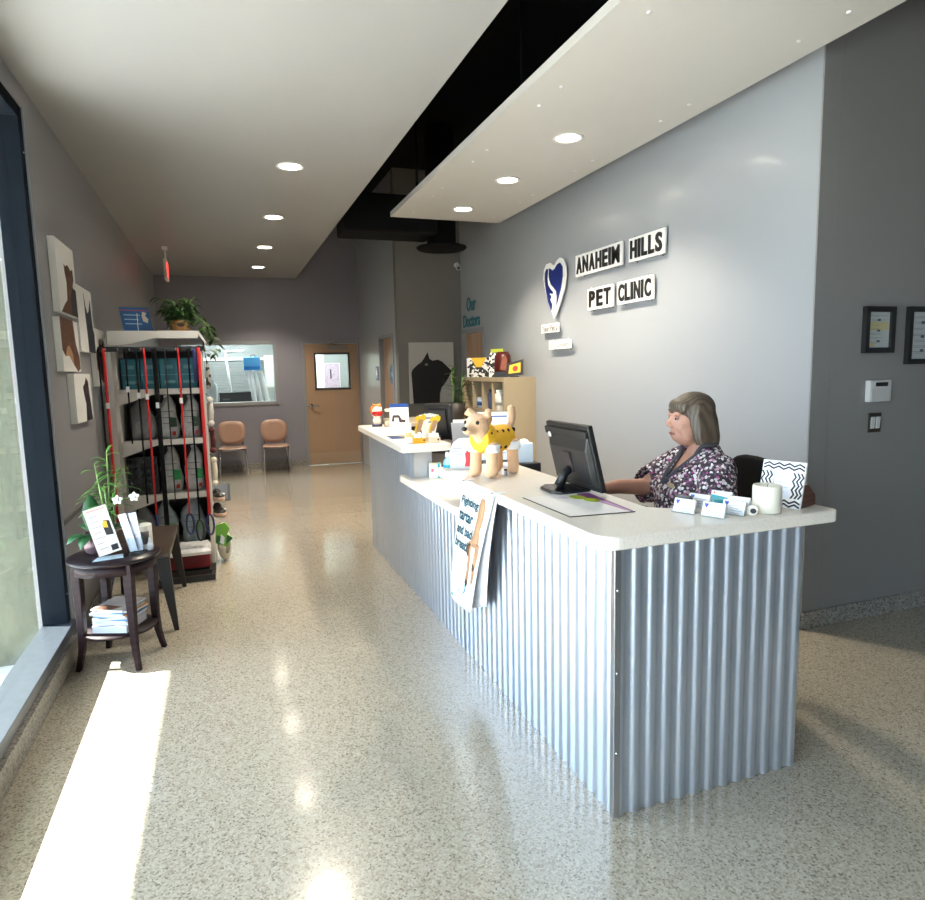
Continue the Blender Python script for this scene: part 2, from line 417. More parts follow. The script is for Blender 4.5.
letters(dsg, 'WC', (xs2+.043, 9.47, 1.53), (0,-.1,0), (0,0,.07), (-1,0,0), .001, 1)
dsg.build('round_sign', [pm('sign_blue', (.015,.09,.30), .4), white], d2)
# cat-picture wall, and the room end behind the sign wall's door
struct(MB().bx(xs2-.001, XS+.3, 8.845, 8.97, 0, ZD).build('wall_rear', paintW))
# sign wall (facing -x) with door 3 near its far end
sg = MB(); 
sg.bx(XS, XS+.14, YR+.01, 8.02, 0, ZD); sg.bx(XS, XS+.14, 8.02, 8.80, 2.13, ZD); sg.bx(XS, XS+.14, 8.80, 8.85, 0, ZD)
struct(sg.build('wall_sign', paintS))
dj = MB(); dj.bx(XS-.015, XS+.15, 7.98, 8.03, 0, 2.16); dj.bx(XS-.015, XS+.15, 8.78, 8.84, 0, 2.16); dj.bx(XS-.015, XS+.15, 8.03, 8.78, 2.11, 2.16)
d3 = struct(dj.build('door_3', fr))
MB().bx(XS+.04, XS+.085, 8.035, 8.775, .012, 2.105).build('door_leaf', birch, d3)
MB().cyl((XS+.04, 8.12, 1.03), (XS-.02, 8.12, 1.03), .018).build('door_handle', chrome, d3)
tb = MB(); letters(tb, 'Our', (XS-.004, 8.60, 2.40), (0,-.34,0), (0,0,.19), (-1,0,0), .006, 0, .015); letters(tb, 'Doctors', (XS-.004, 8.74, 2.19), (0,-.62,0), (0,0,.17), (-1,0,0), .006, 0, .015)
tag(tb.build('wall_lettering', teal), 'teal lettering reading Our Doctors on wall above the far wooden door', 'wall lettering')
struct(MB().bx(XS-.016, XS, YR, 7.97, 0, .1).bx(XS, 7.0, YR-.016, YR, 0, .105).build('baseboard_right', cove))
# right wall (facing the camera), and what closes the room behind the camera
struct(MB().bx(XS+.001, XS+.14, YR, YR+.0095, 0, ZD).bx(XS+.141, 7.1, YR, YR+.14, 0, ZD).build('wall_right', paintR))
struct(MB().bx(7.0, 7.1, -2.7, YR, 0, ZD).build('wall_far_right', paintR))
struct(MB().bx(-1.08, 7.1, -2.7, -2.6, 0, ZD).build('wall_front', paintR))
# ceilings
struct(MB().bx(XL-.15, 1.262, -2.6, YB, ZC, ZC+.16).build('ceiling', ceilp))
struct(MB().bx(XL-.16, 7.1, -2.7, YB+.14, ZD, ZD+.12).build('ceiling_deck', blackp))
so = MB(); so.bx(1.735, 2.955, 1.0, 6.84, ZC, ZC+.05)
soff = struct(so.build('ceiling_soffit', panelp))
sd = MB()
for x in (1.91, 2.79):
    for k in range(9):
        for dy in (0, .29): sd.cyl((x, 1.45+k*1.055-dy*.5+.1, ZC-.004), (x, 1.45+k*1.055-dy*.5+.1, ZC+.002), .013, n=10)
sd2 = MB()
for x in (1.91, 2.79):
    for y in (4.62, 4.90, 5.66, 5.94, 6.58, 3.5, 3.78, 2.4, 2.68): sd2.cyl((x, y, ZC-.005), (x, y, ZC+.002), .012, n=10)
b_ = sd2.build('bolt_heads', white, soff); b_['kind'] = 'stuff'
hg = MB()
for x in (1.9, 2.8):
    for y in (1.6, 4.0, 6.4): hg.cyl((x, y, ZC+.05), (x, y, ZD), .012, n=8)
hgo = hg.build('hanger_rods', blackp, soff); hgo['kind'] = 'stuff'

# black air duct with round drop
du = thing('vent_duct', 'black air duct under the dark upper ceiling with round flanged outlet', 'air duct', (2.42, 7.25, 3.05))
MB().bx(-1.14, -.12, -.28, .22, .03, .42).build('duct_body', ductp, du, bevel=.02)
MB().lathe([(.01,-.08),(.27,-.08),(.285,-.065),(.285,-.055),(.17,-.03),(.165,.0),(.165,1.2),(.0,1.2)], n=36).build('round_diffuser', ductp, du)
dp = thing('ceiling_pipe', 'black pipe running along under the dark upper ceiling', 'pipe', (1.55, 5.0, 3.95))
pp = MB(); pp.cyl((0, -5, 0), (0, 6.4, 0), .05, n=14); pp.build('pipe_run', ductp, dp)
ph = MB()
for y in (-3, 0, 3): ph.bx(-.015, .015, y-.015, y+.015, .04, .345)
pho = ph.build('pipe_hangers', ductp, dp); pho['kind'] = 'stuff'

# recessed ceiling lights
lampE = pm('lamp_diffuser', (1,.95,.85), .5, emit=(1,.90,.74), estr=16)
ring = pm('lamp_trim', (.75,.73,.70), .4)
def downlight(loc, label, group):
    r = thing('ceiling_light', label, 'ceiling light', loc, group=group); r['kind'] = 'thing'
    MB().lathe([(.082,0),(.105,0),(.108,-.004),(.104,-.008),(.084,-.007),(.082,0)], n=36).build('trim_ring', ring, r)
    MB().lathe([(.0,-.003),(.082,-.003),(.082,-.001),(.0,-.001)], n=36).build('diffuser', lampE, r)
    l = bpy.data.lights.new('lamp_glow', 'SPOT'); l.energy = 120; l.color = (1,.88,.70); l.spot_size = R(115); l.spot_blend = .6; l.shadow_soft_size = .08
    lo = bpy.data.objects.new('lamp_glow', l); COL.objects.link(lo); lo.parent = r; lo.location = (0,0,-.015)
G1, G2 = 'recessed lights in the long left ceiling', 'recessed lights in the floating white panel'
downlight((.59, 5.395, ZC), 'round recessed light in left ceiling, nearest and largest of its row', G1)
downlight((.59, 7.14, ZC), 'round recessed light in left ceiling, second from the camera', G1)
downlight((.60, 8.82, ZC), 'round recessed light in left ceiling, third from the camera', G1)
downlight((.60, 10.46, ZC), 'round recessed light in left ceiling, smallest, nearest the back wall', G1)
downlight((2.36, 4.23, ZC), 'round recessed light in floating white panel, nearest the camera', G2)
downlight((2.37, 5.287, ZC), 'round recessed light in floating white panel, middle of three', G2)
downlight((2.35, 6.33, ZC), 'round recessed light in floating white panel, at its far end', G2)

# room behind window 2 and door 1: white treatment room
lab = pm('treatment_room_grey', (.22,.24,.238), .6)
struct(MB().bx(-1.1, 2.62, 14.2, 14.32, 0, 3).build('wall_treatment_back', lab))
struct(MB().bx(-1.2, -1.09, 11.73, 14.3, 0, 3).build('wall_treatment_left', lab))
struct(MB().bx(2.62, 2.72, 11.73, 14.3, 0, 3).build('wall_treatment_right', lab))
struct(MB().bx(1.12, 1.2, 11.73, 14.2, 0, 3).bx(1.2, 2.03, 14.10, 14.2, 0, 3).build('wall_treatment_middle', pm('pale_green_grey', (.55,.58,.52), .6)))
struct(MB().bx(-1.2, 2.72, 11.73, 14.32, 2.8, 2.9).build('ceiling_treatment', lab))
for x, y, lb in ((.1, 12.9, 'bright square ceiling light in the treatment room behind the back window'), (1.8, 12.9, 'bright square ceiling light in the corridor behind the back door')):
    r = thing('ceiling_panel_light', lb, 'ceiling light', (x, y, 2.8))
    MB().bx(-.42, .42, -.42, .42, -.02, 0).build('frame', white, r)
    MB().bx(-.39, .39, -.39, .39, -.026, -.021).build('diffuser', pm('panel_diffuser', (1,1,1), .5, emit=(.95,1,1), estr=34), r)

# ================================================================== THE COUNTERS
def corrugated(mb, p0, p1, z0, z1, nrm, pitch=.0675, dep=.0100, k=12):
    """trapezoid-wave sheet from p0 to p1 (xy), bulging along nrm"""
    p0, p1, n = Vector((*p0, 0)), Vector((*p1, 0)), Vector((*nrm, 0)); L = (p1-p0).length; N = int(L/pitch*k)+1
    vs = []
    for i in range(N+1):
        t = i/N*L; w = sin(2*pi*t/pitch); w = max(-1, min(1, w*1.55))
        q = p0+(p1-p0)*(i/N)+n*(dep*(w*.5+.5))
        vs += [(q.x, q.y, z0), (q.x, q.y, z1)]
    fs = [(2*i, 2*i+2, 2*i+3, 2*i+1) for i in range(N)]
    d = (p1-p0).normalized()
    if d.cross(Vector((0,0,1))).dot(n) < 0: fs = [tuple(reversed(f)) for f in fs]
    mb.add(vs, fs, 0, True)
def arc(cx, cy, r, a0, a1, n=7): return [(cx+r*cos(R(a0+(a1-a0)*i/n)), cy+r*sin(R(a0+(a1-a0)*i/n))) for i in range(n+1)]
core = pm('counter_core_white', (.62,.63,.64), .5)
XP = 1.237
# --- near counter
c1 = thing('reception_counter', 'near reception counter section with speckled white top, poster and monitor, clad in corrugated steel', 'reception counter', (1.4, 2.6, 0))
O = Vector((1.4, 2.6, 0))
def L_(x, y): return (x-O.x, y-O.y)
m = MB(); corrugated(m, L_(XP, 3.43), L_(XP, 1.888), 0, .996, (-1, 0)); m.build('front_panel', steel, c1)
m = MB(); corrugated(m, L_(XP, 1.888), L_(2.072, 1.888), 0, .996, (0, -1)); m.build('end_panel', steel, c1)
m = MB(); m.bx(XP-.014-O.x, XP+.012-O.x, 1.873-O.y, 1.90-O.y, 0, .996); m.build('corner_trim', pm('corner_trim_steel', (.42,.43,.46), .3, metal=.9), c1, bevel=.003)
m = MB(); m.bx(XP+.014-O.x, XP+.14-O.x, 1.90-O.y, 3.43-O.y, 0, .995); m.bx(XP+.14-O.x, 2.068-O.x, 1.90-O.y, 2.03-O.y, 0, .995)
m.build('knee_wall', core, c1)
poly = arc(1.245, 1.94, .085, 180, 270) + arc(2.20, 1.885, .03, 270, 360, 4) + arc(2.20, 2.12, .03, 0, 90, 4) + [(1.68, 2.15)] + [(1.60, 2.22)] + arc(1.61, 3.65, .03, 0, 90, 4) + arc(1.19, 3.65, .03, 90, 180, 4)
m = MB(); m.prism([L_(*p) for p in poly], (0, 0, .996), (1,0,0), (0,1,0), (0,0,.049)); m.build('countertop', counterw, c1, bevel=.006)
for z in (.25, .55, .85): MB().ell((XP-.002-O.x, 1.872-O.y, z), (.006,.004,.006), 8).build('screw', chrome, c1)
# --- low counter
c2 = thing('transfer_counter', 'lowest middle counter section with rounded speckled white top, clad in corrugated steel', 'reception counter', (1.4, 3.95, 0))
O = Vector((1.4, 3.95, 0))
m = MB(); corrugated(m, L_(XP, 4.45), L_(XP, 3.432), 0, .815, (-1, 0)); m.build('front_panel', steel, c2)
m = MB(); m.bx(XP+.014-O.x, XP+.12-O.x, 3.44-O.y, 4.44-O.y, 0, .814); m.build('knee_wall', core, c2)
poly = arc(1.222, 3.40, .057, 180, 268) + [(1.2215, 3.34), (1.2215, 3.437), (1.64, 3.437), (1.64, 4.445), (1.2215, 4.445)] + arc(1.197, 4.60, .024, 0, 180, 6)
m = MB(); m.prism([L_(*p) for p in poly], (0, 0, .815), (1,0,0), (0,1,0), (0,0,.045)); m.build('countertop', counterw, c2, bevel=.005)
# --- far counter
c3 = thing('checkout_counter', 'far counter section, the tallest, with speckled white top and yellow bone displays', 'reception counter', (1.4, 5.2, 0))
O = Vector((1.4, 5.2, 0))
m = MB(); corrugated(m, L_(XP, 5.93), L_(XP, 4.452), 0, 1.05, (-1, 0)); m.build('front_panel', steel, c3)
m = MB(); m.bx(XP+.0-O.x, 1.372-O.x, 4.448-O.y, 4.456-O.y, .861, 1.05); m.build('end_panel', pm('plain_galvanised', (.55,.58,.62), .35, metal=.75), c3)
m = MB(); m.bx(XP+.014-O.x, 1.37-O.x, 4.458-O.y, 5.92-O.y, 0, 1.05); m.build('knee_wall', core, c3)
poly = arc(1.16, 4.39, .03, 180, 270, 4) + arc(1.47, 4.39, .03, 270, 360, 4) + arc(1.52, 6.27, .03, 0, 90, 4) + arc(1.23, 6.27, .03, 90, 180, 4)
m = MB(); m.prism([L_(*p) for p in poly], (0, 0, 1.051), (1,0,0), (0,1,0), (0,0,.049)); m.build('countertop', counterw, c3, bevel=.005)
m = MB(); m.ell((XP-.016-O.x, 5.1-O.y, .98), (.006,.012,.012), 10); m.build('door_bumper', chrome, c3)

# ================================================================== ON THE NEAR COUNTER
ZT = 1.0455
# monitor
mon = thing('monitor', 'black computer monitor seen from behind, leaning on its stand on the near counter', 'monitor', (1.50, 2.70, ZT))
tl = R(14)
def mt(x, y, z):           # panel coords: x = out of screen, z up along panel; hinge low
    return (.075 + x*cos(tl) - z*sin(tl), y, .012 + x*sin(tl) + z*cos(tl))
def tilted(mb):
    mb.v = [mt(*p) for p in mb.v]; return mb
m = MB(); m.box((0, 0, .155), (.026, .40, .315)); tilted(m).build('screen_housing', black, mon, bevel=.005)
m = MB(); m.loft([[(-.012, -.19, .02), (-.012, .19, .02), (-.012, .19, .29), (-.012, -.19, .29)], [(-.035, -.17, .035), (-.035, .17, .035), (-.035, .17, .20), (-.035, -.17, .20)]])
for p in range(len(m.sm)): m.sm[p] = False
tilted(m).build('rear_shell', black, mon, bevel=.006)
m = MB(); m.box((-.020, 0, .275), (.02, .385, .035)); tilted(m).build('top_ridge', black, mon, bevel=.004)
m = MB(); m.box((.0145, 0, .16), (.003, .36, .27)); tilted(m).build('screen', pm('screen_lit', (.02,.03,.05), .2, emit=(.5,.6,.8), estr=.25), mon)
m = MB(); m.box((-.037, 0, .135), (.014, .06, .10)); tilted(m).build('cable_clip', pm('dark_plastic', (.03,.02,.02), .5), mon, bevel=.003)
m = MB(); letters(m, 'hp', mt(-.0135, .165, .235), Vector(mt(-.0135, .125, .235))-Vector(mt(-.0135, .165, .235)), Vector(mt(-.0135, .165, .262))-Vector(mt(-.0135, .165, .235)), (-1,0,0), .0008)
m = MB(); m.prism([(.014*cos(i*pi/8), .014*sin(i*pi/8)) for i in range(16)], mt(-.031, .145, .255), (0,1,0), Vector(mt(0,0,1))-Vector(mt(0,0,0)), (-.002,0,0)); m.build('round_badge', pm('badge_grey', (.45,.46,.48), .3), mon)
m = MB(); m.tube([mt(-.04, 0, .10), (-.02, 0, .075), (-.045, 0, .02)], [.022,.02,.026], 10); m.build('stand_neck', black, mon)
m = MB()
m.prism([(-.12,-.055), (-.09,-.11), (.07,-.10), (.08,-.02), (.08,.06), (-.06,.11), (-.11,.06)], (-.005,0,.0), (1,0,0), (0,1,0), (0,0,.014)); m.build('stand_base', pm('glossy_black', (.012,.012,.014), .15), mon, bevel=.004)
# desk mat with printed sheet
mat_ = thing('desk_blotter', 'flat clear desk mat over white sheet with purple band and lime marks, beside monitor', 'desk mat', (1.38, 2.39, ZT))
A, B_, C_, D_ = (-.163,.205), (-.163,-.215), (.122,-.235), (.185,.235)
A, B_, C_, D_ = (-.155,.215), (-.158,-.205), (.118,-.232), (.160,.185)
m = MB(); m.prism([A, B_, C_, D_], (0,0,.0), (1,0,0), (0,1,0), (0,0,.002)); m.build('sheet', pm('off_white_sheet', (.80,.78,.77), .5), mat_)
m = MB(); m.bx(-.160,-.156,-.207,.215,0,.0032)
m.prism([(-.158,-.209),(.118,-.236),(.118,-.231),(-.158,-.204)], (0,0,0), (1,0,0), (0,1,0), (0,0,.0032)); m.build('edge_strip', pm('dark_edge', (.06,.06,.05), .4), mat_)
m = MB(); m.prism([(.075,.15),(.10,.04),(.10,-.09),(.106,-.228),(.119,-.222),(.155,.15),(.155,.178),(.10,.185)], (0,0,.002), (1,0,0), (0,1,0), (0,0,.0006)); m.build('purple_band', purple, mat_)
m = MB(); m.prism([(.088,-.02),(.098,-.20),(.108,-.20),(.124,-.03),(.110,.03)], (0,0,.0027), (1,0,0), (0,1,0), (0,0,.0005)); m.build('mauve_band', pm('mauve_print', (.42,.22,.42), .4), mat_)
m = MB()
for cx, cy in ((.06,.115),(.085,.035)): m.prism([(.032*cos(i*pi/6), .048*sin(i*pi/6)) for i in range(12)], (cx,cy,.0028), (1,0,0), (0,1,0), (0,0,.0005))
m.build('lime_marks', lime, mat_)
m = MB(); m.prism([(-.02,.15),(.0,.10),(.02,.10),(.01,.15)], (0,0,.0025), (1,0,0), (0,1,0), (0,0,.0005)); m.build('pale_mark', pm('pale_lilac', (.62,.50,.66), .4), mat_)

# business card holders
def holder(x, y, a, label, dz=0., logo=True, tealc=False):
    r = thing('card_holder', label, 'business card holder', (x, y, ZT+dz), R(a), 'business card holders on the near counter')
    s = R(16)
    def q(u, d, h): return (u, d+h*sin(s), h*cos(s))          # local: faces -y, leans back to +y
    m = MB(); pts = []
    m.loft([[q(-.048,-.004,.003), q(.048,-.004,.003), q(.048,-.0015,.003), q(-.048,-.0015,.003)], [q(-.048,-.004,.026), q(.048,-.004,.026), q(.048,-.0015,.026), q(-.048,-.0015,.026)]])
    m.bx(-.048, .048, -.006, .045, 0, .0028)
    m.loft([[q(-.048,.011,.003), q(.048,.011,.003), q(.048,.014,.003), q(-.048,.014,.003)], [q(-.048,.011,.05), q(.048,.011,.05), q(.048,.014,.05), q(-.048,.014,.05)]])
    m.sm = [False]*len(m.sm); m.build('tray', acry, r)
    for k in range(1):
        m = MB(); m.loft([[q(-.0445,.0,.003), q(.0445,.0,.003), q(.0445,.0105,.003), q(-.0445,.0105,.003)], [q(-.0445,.0,.055), q(.0445,.0,.055), q(.0445,.0105,.055), q(-.0445,.0105,.055)]])
        m.sm = [False]*len(m.sm)
        cst = m.build('card_stack', paper, r)
    o_, u_, v_ = Vector(q(-.0445,0,.003)), Vector((.089,0,0)), Vector(q(0,0,.055))-Vector(q(0,0,.003)); n_ = Vector((0,-cos(s),sin(s)))
    m = MB()
    if tealc:
        m.prism([(0,0),(1,0),(1,.52),(.5,.62),(0,.68)], o_, u_, v_, n_*.0005); m.build('card_print', pm('teal_band', (.05,.42,.46), .5), cst)
        m = MB(); m.prism([(.15+.05*cos(i*pi/5), .84+.09*sin(i*pi/5)) for i in range(10)], o_, u_, v_, n_*.0006); m.build('card_logo', pm('coral', (.7,.25,.15), .5), cst)
    else:
        if logo:
            hp = [(0,-.16),(-.075,.02),(-.07,.12),(-.03,.14),(0,.09),(.04,.15),(.08,.10),(.075,.0)]
            m.prism([(.17+x_*1.15, .76+y_*1.25) for x_, y_ in hp], o_, u_, v_, n_*.0006); m.build('card_logo', pm('card_blue', (.02,.06,.45), .4), cst)
        m = MB(); lines(m, o_+u_*.32, u_*.6, v_*.75, n_, [(.0,.9),(.05,.7),(.1,.95),(.1,.8)], 0, .0005, .3); m.build('card_print', pm('pale_ink', (.52,.55,.66), .6), cst)
    return r
holder(1.650, 2.06, -70, 'white business cards in clear holder with blue logo, leftmost of the row', 0)
holder(1.765, 2.115, -70, 'white business cards in clear holder standing behind the frontmost card holder')
holder(1.700, 1.955, -70, 'white business cards in clear holder nearest the counter edge, in front of others')
holder(1.885, 2.125, -70, 'business cards with teal lower half and coral dot in clear holder', 0, True, True)
holder(1.795, 1.955, -70, 'white business cards with dark blue logo in clear holder, just left of candle group')
r = holder(1.862, 2.005, -70, 'plain white business cards without blue logo, right behind small round badge beside candle', 0, False)
bd = thing('round_badge', 'small round cream badge with dark centre leaning on cards beside the candle', 'badge', (1.852, 1.915, ZT), R(-50))
m = MB(); m.prism([(.02*cos(i*pi/9), .02+.02*sin(i*pi/9)) for i in range(18)], (0,.0,0), (1,0,0), (0,.2,.98), (0,.006,-.001)); m.build('badge_disc', offw, bd)
m = MB(); m.prism([(.004+.011*cos(i*pi/7), .018+.010*sin(i*pi/7)) for i in range(14)], (0,-.001,0), (1,0,0), (0,.2,.98), (0,.0012,0)); m.build('badge_centre', dkprint, bd)
pc = thing('pen_tray', 'small dark clear-topped tray behind the leftmost business cards', 'tray', (1.705, 2.125, ZT), R(-70))
MB().bx(-.035,.035,-.010,.010,0,.056).build('tray_body', pm('smoke_plastic', (.08,.08,.09), .2), pc, bevel=.003)

# candle
cd = thing('candle', 'thick white pillar candle between card holders and zigzag picture frame', 'candle', (1.952, 1.945, ZT))
MB().lathe([(0,0),(.050,0),(.053,.004),(.053,.098),(.050,.106),(.046,.104),(.02,.098),(0,.097)], n=40).build('wax', wax, cd)
MB().tube([(0,0,.096),(.001,0,.104),(.004,0,.11)], .0015, 6).build('wick', black, cd)
# zigzag frame
zf = thing('picture_frame', 'picture frame with black and white zigzag border standing by the candle', 'picture frame', (2.060, 1.995, ZT), R(-72))
ln = R(14)
def zq(u, h, d=0.): return Vector((u, h*sin(ln)+d*cos(ln), h*cos(ln)-d*sin(ln)))
zf.scale = (.86,.86,.86)
m = MB(); W, H = .20, .215
for q in ((-W/2, -.042, 0, H), (.042, W/2, 0, H)): m.prism([(0,0),(1,0),(1,1),(0,1)], zq(q[0],q[2]), zq(q[1],q[2])-zq(q[0],q[2]), zq(0,q[3])-zq(0,q[2]), zq(0,0,.012))
for q in ((-.042, .042, 0, .045), (-.042, .042, .165, H)): m.prism([(0,0),(1,0),(1,1),(0,1)], zq(q[0],q[2]), zq(q[1],q[2])-zq(q[0],q[2]), zq(0,q[3])-zq(0,q[2]), zq(0,0,.012))
fm = m.build('frame_border', pm('frame_white', (.80,.80,.79), .35), zf)
m = MB()                                                     # zigzag stripes
nrm = -zq(0,0,1)
def zig(pts, w):
    for (a, b), (c, d) in zip(pts, pts[1:]):
        m.prism([(a, b-w), (c, d-w), (c, d+w), (a, b+w)], Vector((0,0,0)), Vector((1,0,0)), zq(0,1), nrm*.0012)
def zigv(pts, w):
    for (a, b), (c, d) in zip(pts, pts[1:]):
        m.prism([(a-w, b), (a+w, b), (c+w, d), (c-w, d)], Vector((0,0,0)), Vector((1,0,0)), zq(0,1), nrm*.0012)
for h0 in (.177, .193): zig([(-.096+i*.024, h0+(.012 if i % 2 else 0)) for i in range(9)], .0046)
for h0 in (.006, .022): zig([(-.096+i*.024, h0+(.012 if i % 2 else 0)) for i in range(9)], .0046)
for u0 in (-.092, -.072, -.055, .056, .074, .090): zigv([(u0+(.006 if i % 2 else -.006), .045+i*.02) for i in range(7)], .0046)
m.build('zigzag_stripes', pm('navy_black', (.015,.017,.035), .4), fm)
m = MB(); m.prism([(0,0),(1,0),(1,1),(0,1)], zq(-.042,.045,.006), zq(.042,.045)-zq(-.042,.045), zq(0,.165)-zq(0,.045), zq(0,0,.002)); m.build('picture', pm('pale_blue_paper', (.76,.77,.86), .4), zf)
m = MB(); lines(m, zq(-.034,.06,.0058), (.068,0,0), zq(0,.09), nrm, [(0,.9),(.1,.8),(0,.95),(.05,.7)], 0, .0005, .2); m.build('picture_print', pm('pale_ink', (.52,.55,.66), .6), zf)
fb = wave_mat('frame_back_brown', (.10,.035,.018), (.15,.055,.028), 12, 2, .45, 'Z')
m = MB(); m.prism([(0,0),(1,0),(1,1),(0,1)], zq(-W/2+.004,.002,.0125), zq(W-.008,0), zq(0,H-.004), zq(0,0,.004)); m.build('back_board', fb, zf)
m = MB(); m.prism([(.03,.0),(.17,0),(.17,.045),(.10,.10),(.05,.105),(.045,.09)], (.062,0,0), (0,1,0), (0,0,1), (.03,0,0)); m.build('easel_leg', fb, zf)

# hanging leaflets on the counter front
def poster_sheet(name, tl_, tr_, bl, br, curl, mats, parent, th=.0012):
    tl_, tr_, bl, br = map(Vector, (tl_, tr_, bl, br)); rows = []
    for i in range(13):
        v = i/12; row = []
        for j in range(9):
            u = j/8; p = (tl_*(1-u)+tr_*u)*(1-v)+(bl*(1-u)+br*u)*v
            p = p+Vector((-curl*sin(pi*u)*(.25+v)-.03*sin(pi*v), 0, 0)); row.append(p)
        rows.append(row)
    return rows
po = thing('poster', 'tall curling white dog dental poster hanging from front edge of near counter', 'poster', (1.15, 2.95, .70))
def pf(tl_, tr_, bl, br, curl):
    tl_, tr_, bl, br = map(Vector, (tl_, tr_, bl, br))
    def f(u, v, lift=0.):
        v = 1-v
        p = (tl_*(1-u)+tr_*u)*(1-v)+(bl*(1-u)+br*u)*v
        return p+Vector((-curl*sin(pi*u)*(.25+v)-.012*sin(pi*v)-lift, 0, 0))
    return f
front = pf((-.006,.215,.325), (-.006,-.20,.330), (-.032,.40,-.33), (-.022,.10,-.335), .008)
rearf = pf((.004,.20,.325), (.004,-.215,.330), (.022,.29,-.375), (.026,.0,-.27), .006)
def fsheet(f, nu, nv, th): 
    m = MB(); m.sheet([[f(j/nu, 1-i/nv) for j in range(nu+1)] for i in range(nv+1)], th); return m
fsheet(rearf, 8, 12, .0012).build('rear_sheet', pm('rear_sheet_white', (.78,.78,.80), .5), po)
fs_ = fsheet(front, 8, 12, .0012).build('front_sheet', paper, po)
m = MB()
for i, (s_, w) in enumerate((('Fighting', .60), ('tartar', .52), ('and bad', .58), ('breath', .56))):
    v0 = .835-i*.115
    letters(m, s_, (0,0,0), (1,0,0), (0,1,0), (0,0,1), 0, 0, .035, fn=lambda a, b, v0=v0, w=w: front(.06+a*w, v0+b*.088, .0026))
m.build('headline', pm('headline_teal', (.012,.07,.10), .5), fs_)
m = MB()
for i in range(5):
    v0 = .46-i*.024
    m.sheet([[front(.08+.1*j*(.92-.08*(i % 2)), v0+.007*(1-2*k), .0024) for j in range(5)] for k in range(2)], .0004)
m.build('small_print', pm('pale_ink', (.52,.55,.66), .6), fs_)
m = MB()
def blob(pts, lift=.0026, mi=0):
    k = len(pts); vs = [front(u, v, lift) for u, v in pts]; c = Vector((0,0,0))
    for p in vs: c += p
    m.add([c/k]+vs, [(0, 1+(i+1) % k, 1+i) for i in range(k)], mi)
def band(pts, w, lift=.0026, mi=0):
    m.sheet([[front(u-w(i), v, lift), front(u+w(i), v, lift)] for i, (u, v) in enumerate(pts)], .0004, mi)
band([(.74,.96),(.76,.9),(.78,.8),(.76,.70),(.77,.62),(.78,.56)], lambda i: (.05,.09,.09,.08,.12,.13)[i])
band([(.66,.60),(.62,.54),(.68,.46),(.70,.36),(.70,.26)], lambda i: (.06,.08,.045,.04,.045)[i])
band([(.86,.60),(.88,.52),(.86,.42),(.88,.34),(.87,.26)], lambda i: (.06,.06,.05,.04,.03)[i])
m.build('dog_print', tan, fs_)
m = MB(); band([(.64,.58),(.60,.55),(.60,.5),(.64,.47)], lambda i: (.03,.05,.05,.02)[i], .003); band([(.84,.43),(.86,.40),(.85,.37)], lambda i: (.02,.04,.02)[i], .003); band([(.70,.27),(.70,.24),(.71,.21)], lambda i: (.03,.05,.015)[i], .003)
m.build('dog_shading_print', brown, fs_)
m = MB(); band([(.42,.15),(.50,.115),(.60,.12),(.68,.15),(.70,.19),(.66,.22)], lambda i: .022, .0028); 
m.build('blue_cat_logo', pm('soft_blue', (.22,.40,.62), .5), fs_)
m = MB(); blob([(.10,.035),(.18,.03),(.18,.055),(.10,.06)]); m.build('teal_logo', pm('teal_green', (.02,.35,.30), .5), fs_)
for yc in (-.19, .20): MB().bx(-.018, -.010, yc-.010, yc+.010, .315, .3505).bx(-.018, .05, yc-.010, yc+.010, .3462, .3505).build('clip', white, po)

# ================================================================== PLUSH DOG
pd = thing('plush_dog', 'cream plush dog in yellow spotted vest standing on the near counter', 'plush toy', (1.362, 3.262, ZT), R(212))
fur = pm('plush_fur', (.74,.47,.28), .95, noise=(25, .12), bump=(160, .6), sheen=.4)
m = MB()
m.ell((0,0,.195), (.125,.062,.062)); m.ell((.085,0,.20), (.06,.062,.068)); m.ell((-.08,0,.195), (.06,.064,.068))
for x in (.095, -.10):
    for y in (.052, -.052):
        m.tube([(x,y,.19),(x*1.02,y,.10),(x*1.04,y*1.05,.03)], [.036,.031,.034], 12); m.ell((x*1.04+.010,y*1.05,.022), (.040,.034,.0225))
m.tube([(.10,0,.22),(.145,0,.275)], [.055,.050], 12)
m.ell((.150,0,.288), (.066,.064,.058)); m.tube([(.17,0,.275),(.235,0,.262)], [.043,.027], 12); m.ell((.238,0,.264), (.024,.027,.024))
for y in (.05, -.05):
    m.ell((.125, y, .338), (.020,.022,.026)); m.tube([(.125,y,.34),(.135,y*1.25,.355),(.155,y*1.45,.335)], [.018,.019,.012], 8)
m.tube([(-.12,0,.225),(-.165,0,.262),(-.178,0,.31),(-.170,0,.352)], [.022,.021,.022,.024], 10); m.ell((-.168,0,.352), (.024,.024,.022))
bd_ = remesh(m.build('body', fur, pd), .0065, 4)
m = MB(); m.tube([(-.130,0,.202),(-.105,0,.200),(-.05,0,.197),(.02,0,.197),(.09,0,.200),(.140,0,.204)], [.050,.070,.074,.074,.076,.062], 24); m.tube([(.075,0,.22),(.12,0,.256)], [.064,.061], 20)
vest = remesh(m.build('vest', pm('yellow_cloth', (.88,.50,.025), .8, noise=(30, .08), bump=(200, .25)), pd), .006, 3)
m = MB()
for x in (.095, -.10):
    for y in (.054, -.054): m.tube([(x,y*1.02,.178),(x*1.01,y*1.03,.135)], [.044,.040], 16); 
m.build('sleeve', pm('white_cloth', (.82,.83,.86), .8), vest)
m = MB()
for x in (-.115, -.06, -.01, .045, .10):
    for y in (.066, -.066):
        z = .232 if abs(x) < .11 else .235
        m.ell((x+.006, y*.80, z+.006), (.0115,.012,.013), 10)
